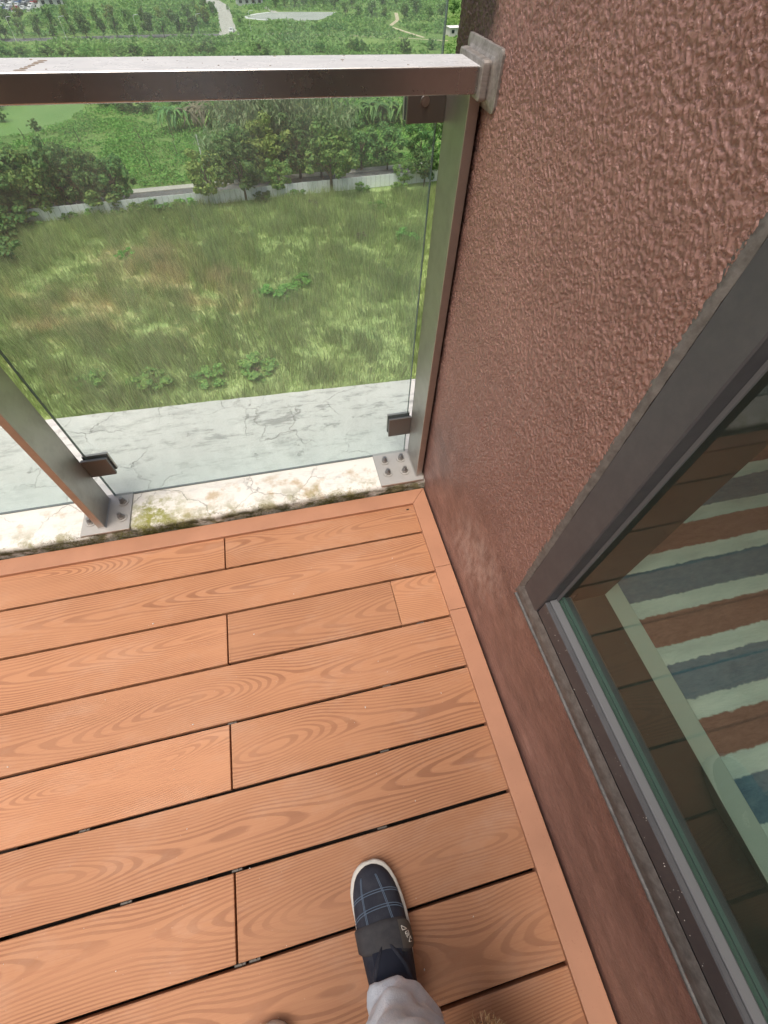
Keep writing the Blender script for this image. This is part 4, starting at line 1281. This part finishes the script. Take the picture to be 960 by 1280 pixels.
for k, (px, py, h) in enumerate([(345, 10, 20), (356, 9, 22), (368, 9, 22), (380, 9, 20), (392, 10, 22), (405, 10, 20), (418, 12, 22), (432, 20, 20), (448, 24, 20), (465, 22, 22), (480, 24, 18), (505, 24, 22), (520, 20, 22), (536, 26, 20), (552, 24, 22), (566, 22, 24), (245, 16, 18), (256, 14, 20), (268, 22, 22), (285, 14, 8), (440, 10, 20), (478, 10, 20), (512, 8, 18), (495, 6, 16), (300, 30, 8), (236, 24, 20)]):
    plant('tall', 'distant_tree', px, py, h, 'small hazy tree near the distant forecourt and dirt path', 'tree', G9, ['leaf_dark', 'leaf_mid', 'leaf_far'][k % 3], 1.25)
G10 = 'low bushes before the distant road'
for k, (px, py, h, w) in enumerate([(326, 68, 20, 1.4), (262, 68, 22, 1.3), (245, 68, 18, 1.2), (450, 66, 20, 1.0), (440, 64, 20, 0.8), (505, 64, 18, 1.0), (150, 68, 14, 1.6), (170, 67, 13, 1.6), (190, 68, 14, 1.5), (60, 68, 14, 1.6), (85, 69, 15, 1.6), (30, 69, 13, 1.6), (110, 68, 14, 1.5), (5, 68, 13, 1.5), (215, 66, 12, 1.5), (400, 62, 12, 1.4), (360, 66, 9, 1.3), (540, 60, 14, 1.2)]):
    plant('pine', 'bush', px, py + 2, h, 'dark low bush seen just over the handrail before the distant road', 'bush', G10, 'leaf_dark' if k % 2 else 'leaf_mid', w)

# dark thin stakes standing in the creepers, and a bare white pole
stake_px = [(190, 215, 24), (182, 190, 22), (222, 195, 20), (218, 178, 22), (60, 190, 20), (20, 198, 18), (32, 176, 16), (100, 178, 16), (176, 178, 18), (205, 165, 16)]
for k, (px, py, h) in enumerate(stake_px):
    base = onz(px, py)
    v_, f_ = tube_mesh([(0, 0, -0.1), (-0.05, 0.02, h / 7.0 * 0.6), (-0.25, 0.05, h / 7.0)], [0.09, 0.07, 0.05], 6)
    tag(pyd('stake', v_, f_, M['bark'], None, tuple(base)), 'dark thin stake standing in the green creepers across the road', 'stake', 'stakes in the creepers')
base = onz(255, 207)
v_, f_ = tube_mesh([(0, 0, -0.1), (0, 0, 2.6), (0.0, 0.0, 5.3)], [0.15, 0.14, 0.12], 8)
o_ = pyd('white_pole', v_, f_, M['white_paint'], None, tuple(base))
tag(o_, 'bare white pole standing in the creepers left of the bamboo', 'pole')

def lamp_post(px, py, h, label):
    base = onz(px, py)
    t = empty('street_lamp', base, label, 'street lamp', 'lamps along the distant road')
    v_, f_ = tube_mesh([(0, 0, 0), (0, 0, h * 0.9), (0.2, 0, h * 0.97), (1.2, 0, h)], [0.13, 0.09, 0.07, 0.06], 7)
    pyd('pole', v_, f_, M['white_paint'], t, tuple(base))
    bm = bmesh.new(); bm_box(bm, (1.5, 0, h), (0.8, 0.3, 0.12), 0.03)
    bm_obj('lamp_head', bm, M['post_paint'], t, tuple(base))
for px, py in [(84, 50), (174, 47), (314, 40), (20, 51), (250, 45)]:
    lamp_post(px, py, 6.0, 'white street lamp beside the distant road')

# parked cars, far off
def car_meshes():
    prof = [(-2.1, 0.35), (-2.15, 0.75), (-1.9, 0.88), (-1.2, 0.95), (-0.65, 1.42), (0.75, 1.45), (1.35, 0.98), (2.0, 0.85), (2.15, 0.6), (2.1, 0.35)]
    rings = []
    for yy, sc in ((-0.86, 0.93), (-0.8, 1.0), (0.8, 1.0), (0.86, 0.93)):
        rings.append([(x * (0.985 if sc < 1 else 1), yy * (1.0 if z_ < 1.0 else 0.84), 0.35 + (z_ - 0.35) * sc) for x, z_ in prof])
    v, f = loft(rings)
    body = bpy.data.meshes.new('body'); body.from_pydata(v, [], f); body.update()
    bm = bmesh.new()
    for s in (-1, 1):
        q = [bm.verts.new(p) for p in ((-1.05, s * 0.79, 1.0), (1.1, s * 0.79, 1.0), (0.66, s * 0.735, 1.36), (-0.6, s * 0.735, 1.36))]
        bm.faces.new(q)
    for p4 in (((-1.2, -0.7, 0.98), (-1.2, 0.7, 0.98), (-0.72, 0.6, 1.39), (-0.72, -0.6, 1.39)), ((1.32, -0.7, 1.03), (1.32, 0.7, 1.03), (0.84, 0.6, 1.41), (0.84, -0.6, 1.41))):
        bm.faces.new([bm.verts.new(p) for p in p4])
    gl_ = bpy.data.meshes.new('windows'); bm.to_mesh(gl_); bm.free(); gl_.materials.append(M['dark_window'])
    bm = bmesh.new()
    bmesh.ops.create_cone(bm, cap_ends=True, segments=14, radius1=0.33, radius2=0.33, depth=0.2, matrix=Matrix.Rotation(math.pi / 2, 4, 'X'))
    wh = bpy.data.meshes.new('wheel'); bm.to_mesh(wh); bm.free(); wh.materials.append(M['tyre'])
    return body, gl_, wh
cb, cg, cw = car_meshes()
cbody = {}
def car(px, py, rz, colour):
    base = onz(px, py)
    word = colour.split('_')[1]
    t = empty('parked_car', tuple(base + np.array([0, 0, 0.012])), f'{word} car parked in the distant car park', 'car', 'cars in the distant car park')
    t.rotation_euler = (0, 0, rz)
    if colour not in cbody:
        m_ = cb.copy(); m_.materials.append(M[colour]); cbody[colour] = m_
    for nm, me, loc in [('body', cbody[colour], (0, 0, 0)), ('windows', cg, (0, 0, 0))] + [('wheel', cw, (sx * 1.3, sy * 0.78, 0.33)) for sx in (-1, 1) for sy in (-1, 1)]:
        o_ = bpy.data.objects.new(nm, me); COL.objects.link(o_); o_.parent = t; o_.location = loc
cols = ['car_white', 'car_white', 'car_silver', 'car_black', 'car_white', 'car_blue', 'car_white', 'car_red']
k = 0
for row, (py0, x0, n_) in enumerate([(13.5, -6, 6), (9.5, -4, 6), (5.5, -2, 6), (2.0, 0, 6)]):
    for i in range(n_):
        car(x0 + i * 9.0 + rng.normal() * 0.6, py0 - i * 0.12, math.radians(75 + rng.normal() * 3), cols[(k * 5 + row) % 8]); k += 1
car(290, 41, math.radians(80), 'car_white'); [o for o in COL.objects if o.get('label', '').startswith('white car')][-1]['label'] = 'white car standing on the pale lane beside the distant forecourt'

# distant low buildings
def shed(px, py, w, d, h, roofmat, label, rz=0.1, gable=True):
    base = onz(px, py)
    t = empty('low_building', tuple(base), label, 'building')
    t.rotation_euler = (0, 0, rz)
    def add(nm, bm, m_):
        me = bpy.data.meshes.new(nm); bm.to_mesh(me); bm.free(); me.materials.append(m_)
        o_ = bpy.data.objects.new(nm, me); COL.objects.link(o_); o_.parent = t
        return o_
    bm = bmesh.new(); bm_box(bm, (0, 0, h / 2), (w, d, h)); add('wall', bm, M['render_wall'])
    bm = bmesh.new()
    e = 0.5; rh = 1.6 if gable else 0.3
    P_ = [(-w / 2 - e, -d / 2 - e, h + 0.01), (w / 2 + e, -d / 2 - e, h + 0.01), (w / 2 + e, d / 2 + e, h + 0.01), (-w / 2 - e, d / 2 + e, h + 0.01), (-w / 2 - e, 0, h + rh), (w / 2 + e, 0, h + rh)]
    q = [bm.verts.new(p) for p in P_]
    for ff in ((0, 1, 5, 4), (2, 3, 4, 5), (0, 4, 3), (1, 2, 5), (3, 2, 1, 0)): bm.faces.new([q[i] for i in ff])
    add('roof', bm, roofmat)
    n_ = max(2, int(w / 3))
    for i in range(n_):
        x = -w / 2 + (i + 0.5) * w / n_
        bm = bmesh.new(); bm_box(bm, (x, -d / 2 - 0.02, h * 0.55), (w / n_ * 0.45, 0.08, h * 0.4))
        add('window', bm, M['dark_window'])
    bm = bmesh.new(); bm_box(bm, (w / 2 + 0.02, 0, 1.05), (0.08, 1.2, 2.1)); add('door', bm, M['dark_window'])
shed(66, 8, 10, 7, 3.0, M['teal_roof'], 'low shed with teal roof beside the distant car park', 0.2)
shed(280, -2, 14, 8, 3.0, M['blue_roof'], 'low building with light blue roof behind the forecourt trees', 0.25)
shed(312, 6, 13, 7, 2.6, M['white_paint'], 'white flat roofed pavilion by the distant forecourt', 0.1, False)
shed(545, -6, 26, 12, 5.0, M['grey_roof'], 'long grey roofed hall far beyond the dirt path', 0.0)
shed(570, 44, 9, 5, 2.6, M['white_paint'], 'small white hut at the end of the footpath beside the wall', 0.15, False)
G11 = 'weed clumps in the meadow'
for k, (px, py, h, w, lf) in enumerate([(352, 372, 14, 2.2, 'leaf_crop'), (378, 356, 10, 2.4, 'leaf_crop'), (330, 368, 10, 2.2, 'leaf_crop'), (160, 322, 9, 2.0, 'leaf_crop'), (508, 300, 12, 2.0, 'leaf_crop'), (470, 262, 10, 2.0, 'leaf_crop'), (225, 262, 12, 2.0, 'leaf_mid'), (196, 482, 14, 2.4, 'leaf_mid'), (262, 474, 11, 2.6, 'leaf_mid'), (322, 466, 12, 2.8, 'leaf_mid'), (120, 478, 10, 2.4, 'leaf_mid'), (8, 330, 30, 1.3, 'leaf_dark'), (0, 300, 34, 1.3, 'leaf_dark'), (452, 300, 9, 1.3, 'leaf_grey'), (392, 258, 9, 1.4, 'leaf_grey')]):
    plant('bush', 'weed_clump', px, py, h, 'low leafy weed clump growing in the meadow below the balcony', 'weeds', G11, lf, w)

# ================================================================== the person
person = empty('person', (-0.12, -0.42, 0.0), 'person in navy canvas shoes and pale grey fleece trousers standing on the deck', 'person')
S_STN = [0, .012, .035, .07, .13, .22, .30, .40, .50, .60, .70, .80, .90, .96, 1.0]
S_W = [.20, .40, .60, .75, .89, .97, 1.0, .99, .95, .90, .84, .78, .70, .56, .30]
S_H = [.034, .040, .045, .049, .053, .057, .062, .071, .084, .092, .094, .092, .090, .086, .080]
SHOE_L, SHOE_HW = 0.295, 0.0525
def s_w(s): return float(np.interp(s, S_STN, S_W)) * SHOE_HW
def s_h(s): return float(np.interp(s, S_STN, S_H))
def s_mid(s, side): return side * (0.004 * math.sin(math.pi * s) )
SOLE = 0.026
def upper_pt(s, u, off=0.0, side=1):
    """u -1..1 across; the toe is at local y = 0 and the heel at -L"""
    a = u * math.pi / 2
    w, h = s_w(s), s_h(s)
    cx = math.copysign(abs(math.sin(a)) ** 0.85, a) * (w - 0.003 + off)
    cz = SOLE - 0.006 + (h - SOLE + 0.006 + off) * max(0.0, math.cos(a)) ** 0.62
    return Vector((s_mid(s, side) + cx, -s * SHOE_L - 0.002, cz))

def shoe(loc, rz, side, body_parent):
    o0 = empty('shoe', loc, parent=None)
    o0.parent = body_parent
    o0.location = Vector(loc) - wloc(body_parent)
    o0.rotation_euler = (0, 0, rz)
    def put(name, v, f, m, smooth=True):
        me = bpy.data.meshes.new(name)
        me.from_pydata([tuple(p) for p in v], [], f); me.update()
        bm = bmesh.new(); bm.from_mesh(me); bmesh.ops.recalc_face_normals(bm, faces=bm.faces); bm.to_mesh(me); bm.free()
        me.materials.append(m)
        if smooth: me.polygons.foreach_set('use_smooth', np.ones(len(me.polygons), dtype=bool))
        o_ = bpy.data.objects.new(name, me); COL.objects.link(o_); o_.parent = o0
        return o_
    # upper
    ss = np.concatenate([np.linspace(0.0, 0.1, 10), np.linspace(0.12, 1.0, 40)])
    rings = [[upper_pt(s, u, 0, side) for u in np.linspace(-1, 1, 29)] for s in ss]
    v, f = loft(rings, closed=False, cap=False)
    f.append(tuple(range(29)))
    put('upper', v, f, M['navy_canvas'])
    for sg in (-1, 1):                          # padded collar either side of the opening
        pth = [upper_pt(s, sg * u, 0.001, side) + Vector((0, 0, lift)) for s, u, lift in ((0.40, 0.06, 0.001), (0.45, 0.20, 0.003), (0.51, 0.36, 0.005), (0.60, 0.50, 0.009), (0.72, 0.56, 0.012), (0.86, 0.54, 0.014), (0.95, 0.40, 0.014))]
        v, f = tube_mesh(pth, [0.003, 0.0045, 0.005, 0.0055, 0.0055, 0.0055, 0.005], 10)
        put('collar', v, f, M['navy_canvas'])
    tg = [[upper_pt(s, u, 0.004 + 0.010 * (s - 0.40) / 0.2 * (1 - u * u * 5), side) for u in np.linspace(-0.30, 0.30, 9)] for s in np.linspace(0.41, 0.60, 8)]
    v, f = loft(tg, closed=False, cap=False)
    put('tongue', v, f, M['sock'])
    # sole with raised white foxing
    outline = [(s, 1) for s in ss] + [(s, -1) for s in ss[::-1]]
    rr = []
    for z_, g_ in ((0.0, -0.002), (0.003, 0.0012), (0.024, 0.0018), (0.0285, 0.0008), (0.029, -0.003)):
        ring = []
        for s, sg in outline:
            tuck = 0.0045 * min(1.0, max(0.0, (s - (0.12 if sg * side < 0 else 0.38)) / 0.15))
            y_ = -s * SHOE_L + (0.0025 + g_) * max(0.0, 1 - s / 0.12)
            ring.append((s_mid(s, side) + sg * (s_w(s) + g_ - tuck + 0.0005), y_, z_))
        rr.append(ring)
    v, f = loft(rr, closed=True, cap=True)
    put('sole', v, f, M['sole_rubber'])
    # stitching: two rows along and two double rows across
    def stitch(pts):
        v, f = tube_mesh(pts, 0.00075, 5)
        put('stitching', v, f, M['stitch'])
    for u0, u1 in ((-0.36, -0.30), (0.15, 0.27)):
        for du in (-0.018, 0.018):
            stitch([upper_pt(s, u0 + (u1 - u0) * (s - 0.05) / 0.25 + du, 0.0006, side) for s in np.linspace(0.055, 0.31, 22)])
    for s0, dip in ((0.135, 0.035), (0.215, 0.045)):
        for ds in (0.0, 0.013):
            stitch([upper_pt(s0 + ds + dip * u * u * 1.6, u, 0.0006, side) for u in np.linspace(-0.86, 0.86, 26)])
    # hook-and-loop strap with a rounded tab on the outer side
    def strap_pt(a, t, off):                    # a -1..1 across, t 0 front .. 1 back
        w0 = 0.285 + 0.02 * a * a
        w1 = 0.435 + 0.055 * max(0, a) - 0.01
        end = 1.0
        if a > 0.45:
            k_ = (a - 0.45) / 0.43
            end = math.sqrt(max(0.0, 1 - min(1, k_) ** 2.4))
        mid = (w0 + w1) / 2 + 0.028 * max(0, a)
        s = mid + (t - 0.5) * (w1 - w0) * (0.12 + 0.88 * end)
        return upper_pt(s, a, off, side)
    A_ = np.linspace(-0.93, 0.88, 40); T_ = np.linspace(0, 1, 12)
    top = [[strap_pt(a, t, 0.0052 if 0.02 < t < 0.98 else 0.0012) for t in T_] for a in A_]
    v, f = loft(top, closed=False, cap=False)
    strap = put('strap', v, f, M['strap_fabric'])
    patch = [[strap_pt(a, t, 0.0060) for t in np.linspace(0.08, 0.92, 9)] for a in np.linspace(0.34, 0.85, 18)]
    v, f = loft(patch, closed=False, cap=False)
    pm_ = put('strap_patch', v, f, M['strap_patch'])
    # printed mark: open triangle, slanted bars, open triangle
    def P2(a, t): return strap_pt(0.40 + 0.27 * a, 0.16 + 0.72 * t, 0.0068)
    segs = [((0.0, 0.16), (0.62, 0.30)), ((0.62, 0.30), (0.04, 0.34)), ((0.0, 0.16), (0.04, 0.34)),
            ((0.72, 0.36), (0.30, 0.44)), ((0.30, 0.44), (0.36, 0.58)), ((0.72, 0.36), (0.80, 0.56)), ((0.46, 0.46), (0.52, 0.60)), ((0.60, 0.45), (0.66, 0.60)), ((0.36, 0.58), (0.50, 0.66)),
            ((0.88, 0.58), (0.56, 0.80)), ((0.56, 0.80), (0.98, 0.82)), ((0.88, 0.58), (0.98, 0.72))]
    V_, F_ = [], []
    for a_, b_ in segs:
        v, f = tube_mesh([P2(*a_), P2((a_[0] + b_[0]) / 2, (a_[1] + b_[1]) / 2), P2(*b_)], 0.0007, 4)
        n0 = len(V_); V_ += v; F_ += [tuple(i + n0 for i in q) for q in f]
    put('printed_mark', V_, F_, M['print_white'])
    return o0

SH_R = (-0.0205, -0.087, 0.0005)
shoe(SH_R, math.radians(2), 1, person)
SH_L = (-0.250, -0.272, 0.0005)
shoe(SH_L, math.radians(10), -1, person)

# trousers: two wrinkled legs meeting at the hips, one mesh
def leg_rings(cuff, knee, hip, seed):
    r_ = np.random.default_rng(seed)
    ph = r_.random(6) * 6.28
    rings = []
    N = 48
    ts = np.concatenate([np.linspace(0, 0.35, 34), np.linspace(0.37, 1, 26)])
    for t in ts:
        if t < 0.5: c = Vector(cuff).lerp(Vector(knee), t / 0.5)
        else: c = Vector(knee).lerp(Vector(hip), (t - 0.5) / 0.5)
        R0 = np.interp(t, [0, 0.03, 0.12, 0.5, 0.8, 1.0], [0.050, 0.056, 0.064, 0.075, 0.092, 0.098])
        ring = []
        for k in range(N):
            a = 2 * math.pi * k / N
            ca, sa = math.cos(a), math.sin(a)
            wr = 0.004 * math.sin(3 * a + ph[0] + t * 9) + 0.0035 * math.sin(5 * a - t * 22 + ph[1]) + 0.006 * math.sin(t * 60 + 2.0 * math.sin(a + ph[2]) + ph[3]) * max(0, 1 - t * 2.2)
            wr += 0.0035 * math.sin(t * 105 + 3 * math.sin(2 * a + ph[4])) * max(0, 1 - t * 2.5) + (0.0014 * math.sin(9 * a + ph[5] + t * 30) + 0.0008 * math.sin(14 * a - t * 45 + ph[2])) * max(0, 1 - t * 2)
            R = R0 + wr
            ring.append(Vector((c.x + ca * R * 0.95, c.y + sa * R * 1.05, c.z + (-0.022 * sa * 0 + 0.016 * max(0, sa)) * max(0, 1 - t * 14))))
        rings.append(ring)
    return rings
V_, F_ = [], []
def addm(v, f):
    n0 = len(V_); V_.extend(v); F_.extend([tuple(i + n0 for i in q) for q in f])
R_CUFF, R_KNEE, R_HIP = (-0.008, -0.300, 0.080), (-0.012, -0.335, 0.48), (-0.03, -0.43, 0.86)
L_CUFF, L_KNEE, L_HIP = (-0.275, -0.475, 0.080), (-0.26, -0.46, 0.48), (-0.215, -0.45, 0.86)
addm(*loft(leg_rings(R_CUFF, R_KNEE, R_HIP, 11), cap=False))
addm(*loft(leg_rings(L_CUFF, L_KNEE, L_HIP, 12), cap=False))
hips = []
for t in np.linspace(0, 1, 10):
    z_ = 0.79 + 0.21 * t
    hips.append([Vector((-0.1225 + math.cos(a) * (0.185 - 0.02 * t), -0.445 + math.sin(a) * (0.115 - 0.005 * t), z_)) for a in np.linspace(0, 2 * math.pi, 33)[:-1]])
addm(*loft(hips, cap=True))
pyd('trousers', V_, F_, M['grey_fleece'], person, (0, 0, 0), True)
# socks
V_, F_ = [], []
for cf, kn in ((R_CUFF, R_KNEE), (L_CUFF, L_KNEE)):
    c = Vector(cf)
    sv_, sf_ = (tube_mesh([c + Vector((0, 0.045, -0.045)), c + Vector((0, 0.025, -0.012)), c + Vector((0, 0.012, 0.05))], [0.036, 0.040, 0.040], 20))
    pyd('sock', sv_, sf_, M['sock'], person, (0, 0, 0), True)


def skin_obj(name, pts, edges, radii, mat, parent, levels=2, root=0):
    me = bpy.data.meshes.new(name)
    me.from_pydata(pts, edges, []); me.update()
    o_ = link_mesh(name, me, mat, parent)
    mod = o_.modifiers.new('skin', 'SKIN'); mod.use_smooth_shade = True
    for i, r0 in enumerate(radii):
        sv = me.skin_vertices[0].data[i]
        sv.radius = (r0, r0) if not hasattr(r0, '__len__') else r0
        sv.use_root = (i == root)
    sub = o_.modifiers.new('sub', 'SUBSURF'); sub.levels = levels; sub.render_levels = levels
    return o_
cx, cy = -0.1225, -0.46
pts = [(cx, cy, 0.95), (cx, cy - 0.005, 1.12), (cx, cy - 0.01, 1.30), (cx, cy, 1.40), (cx, cy + 0.02, 1.46), (cx, cy + 0.035, 1.52), (cx, cy + 0.04, 1.60), (cx, cy + 0.035, 1.65)]
rad = [(0.15, 0.10), (0.14, 0.10), (0.16, 0.105), (0.10, 0.075), 0.052, 0.070, 0.085, 0.06]
edges = [(i, i + 1) for i in range(7)]
for s in (-1, 1):                               # arms reaching forward to the phone
    hx = 0.02 + s * 0.085
    base = len(pts)
    pts += [(cx + s * 0.19, cy - 0.01, 1.36), (cx + s * 0.25, cy + 0.05, 1.12), (hx + s * 0.07, -0.22, 1.13), (hx + s * 0.02, -0.115, 1.19), (hx, -0.085, 1.205)]
    rad += [0.058, 0.045, 0.038, 0.026, 0.03]
    edges += [(3, base)] + [(base + i, base + i + 1) for i in range(4)]
    palm = base + 4
    for k in range(4):                           # fingers behind the phone, thumb along its edge
        b0 = len(pts)
        zz = 1.185 + k * 0.02
        pts += [(hx - s * 0.01, -0.062, zz + 0.006), (hx - s * 0.035, -0.060, zz + 0.010), (hx - s * 0.052 - s * 0.004 * k, -0.066, zz + 0.012)]
        rad += [0.0095, 0.0088, 0.0078]
        edges += [(palm, b0), (b0, b0 + 1), (b0 + 1, b0 + 2)]
    b0 = len(pts)
    pts += [(hx - s * 0.005, -0.100, 1.225), (hx - s * 0.03, -0.105, 1.24)]
    rad += [0.011, 0.009]
    edges += [(palm, b0), (b0, b0 + 1)]
body = skin_obj('body', pts, edges, rad, M['skin'], person)
jp, je, jr = pts[:4], [(0, 1), (1, 2), (2, 3)], [(0.165, 0.115), (0.16, 0.115), (0.175, 0.12), (0.12, 0.085)]
jp = list(jp)
for s in (-1, 1):
    hx = 0.02 + s * 0.085
    b0 = len(jp)
    jp += [(cx + s * 0.19, cy - 0.01, 1.36), (cx + s * 0.25, cy + 0.05, 1.12), (hx + s * 0.07, -0.22, 1.13), (hx + s * 0.035, -0.145, 1.175)]
    jr += [0.072, 0.060, 0.05, 0.042]
    je += [(3, b0), (b0, b0 + 1), (b0 + 1, b0 + 2), (b0 + 2, b0 + 3)]
skin_obj('jacket', jp, je, jr, M['jacket'], person)
bm = bmesh.new()
bmesh.ops.create_uvsphere(bm, u_segments=24, v_segments=16, radius=1.0)
for v in bm.verts:
    v.co = Vector((cx + v.co.x * 0.088, cy + 0.025 + v.co.y * 0.102, 1.595 + v.co.z * 0.098))
bmesh.ops.delete(bm, geom=[v for v in bm.verts if (v.co.y > cy + 0.06 and v.co.z < 1.63) or v.co.z < 1.53], context='VERTS')
bm_obj('hair', bm, M['hair'], person, smooth=True)
for nm, m_, lst in (('nose', 'skin', [(cx, cy + 0.128, 1.565, 0.013)]), ('eye', 'hair', [(cx - 0.032, cy + 0.112, 1.59, 0.008), (cx + 0.032, cy + 0.112, 1.59, 0.008)]), ('ear', 'skin', [(cx - 0.088, cy + 0.03, 1.575, 0.02), (cx + 0.088, cy + 0.03, 1.575, 0.02)])):
    for (x_, y_, z_, r0) in lst:
        bm = bmesh.new(); bmesh.ops.create_uvsphere(bm, u_segments=12, v_segments=8, radius=r0, matrix=Matrix.Translation((x_, y_, z_)))
        bm_obj(nm, bm, M[m_], person, smooth=True)

# ================================================================== the dog at the person's heel
dog = empty('dog', (0.13, -0.515, 0.0), 'small tan curly haired dog sitting beside the leg in grey trousers', 'dog')
dp = [(0.17, -0.66, 0.12), (0.165, -0.58, 0.20), (0.155, -0.50, 0.27), (0.145, -0.455, 0.335), (0.14, -0.41, 0.35), (0.135, -0.355, 0.33),
      (0.115, -0.49, 0.14), (0.11, -0.475, 0.03), (0.11, -0.455, 0.015), (0.20, -0.49, 0.14), (0.205, -0.475, 0.03), (0.205, -0.455, 0.015),
      (0.10, -0.62, 0.10), (0.095, -0.56, 0.05), (0.09, -0.60, 0.02), (0.09, -0.54, 0.014), (0.24, -0.62, 0.10), (0.245, -0.56, 0.05), (0.25, -0.60, 0.02), (0.25, -0.54, 0.014),
      (0.18, -0.74, 0.09), (0.20, -0.80, 0.13)]
de = [(0, 1), (1, 2), (2, 3), (3, 4), (4, 5), (2, 6), (6, 7), (7, 8), (2, 9), (9, 10), (10, 11), (0, 12), (12, 13), (13, 14), (14, 15), (0, 16), (16, 17), (17, 18), (18, 19), (0, 20), (20, 21)]
dr_ = [0.085, 0.085, 0.075, 0.05, 0.052, 0.026, 0.028, 0.02, 0.02, 0.028, 0.02, 0.02, 0.05, 0.035, 0.02, 0.016, 0.05, 0.035, 0.02, 0.016, 0.025, 0.018]
DX, DY = -0.036, 0.062
dp = [(q[0] + DX, q[1] + DY, q[2]) for q in dp]
skin_obj('body', dp, de, dr_, M['dog_skin'], dog)
def fur_mesh():
    P_, R_ = [], []
    for a_, b_ in de:
        A, B = np.array(dp[a_]), np.array(dp[b_])
        L = np.linalg.norm(B - A); n = int(24000 * L * (dr_[a_] + dr_[b_]) / 0.1 * 0.55) + 30
        t = rng.random(n)[:, None]
        c = A + (B - A) * t; r0 = dr_[a_] + (dr_[b_] - dr_[a_]) * t
        d = unit(n); P_.append(c + d * r0 * 0.9); R_.append(d)
    # fluffy topknot and ears
    for c, r0, n in (((0.14, -0.415, 0.375), 0.045, 2600), ((0.09, -0.425, 0.345), 0.028, 1200), ((0.19, -0.425, 0.345), 0.028, 1200), ((0.135, -0.35, 0.335), 0.03, 1500)):
        d = unit(n); P_.append(np.array(c) + np.array([DX, DY, 0]) + d * r0 * rng.random(n)[:, None] ** 0.4); R_.append(d)
    P_ = np.concatenate(P_); D = np.concatenate(R_); n = len(P_)
    ok = P_[:, 2] > 0.012
    P_, D = P_[ok], D[ok]; n = len(P_)
    D = D + rng.normal(size=(n, 3)) * 0.5; D /= np.linalg.norm(D, axis=1)[:, None]
    S = np.cross(D, rng.normal(size=(n, 3))); S /= np.linalg.norm(S, axis=1)[:, None]
    L = rng.uniform(0.008, 0.018, n)[:, None]; w = 0.0005
    C = np.cross(S, D) * L * 0.45
    tip = P_ + D * L * 0.7 + C
    tip[:, 2] = np.maximum(tip[:, 2], 0.002)
    v = np.stack([P_ - S * w, P_ + S * w, P_ + D * L * 0.6 + S * w, P_ + D * L * 0.6 - S * w, tip], 1).reshape(-1, 3)
    i = np.arange(n)[:, None] * 5
    f = np.concatenate([i + np.array([[0, 1, 2]]), i + np.array([[0, 2, 3]]), i + np.array([[3, 2, 4]])], 0)
    return npmesh('fur', v, f)
tag(link_mesh('fur', fur_mesh(), M['dog_fur'], dog), kind='stuff')
for nm, x_, y_, z_, r0 in (('nose', 0.134, -0.330, 0.335, 0.009), ('eye', 0.12, -0.372, 0.362, 0.006), ('eye', 0.155, -0.372, 0.362, 0.006)):
    bm = bmesh.new(); bmesh.ops.create_uvsphere(bm, u_segments=12, v_segments=8, radius=r0, matrix=Matrix.Translation((x_ + DX, y_ + DY, z_)))
    bm_obj(nm, bm, M['dog_nose'], dog, smooth=True)
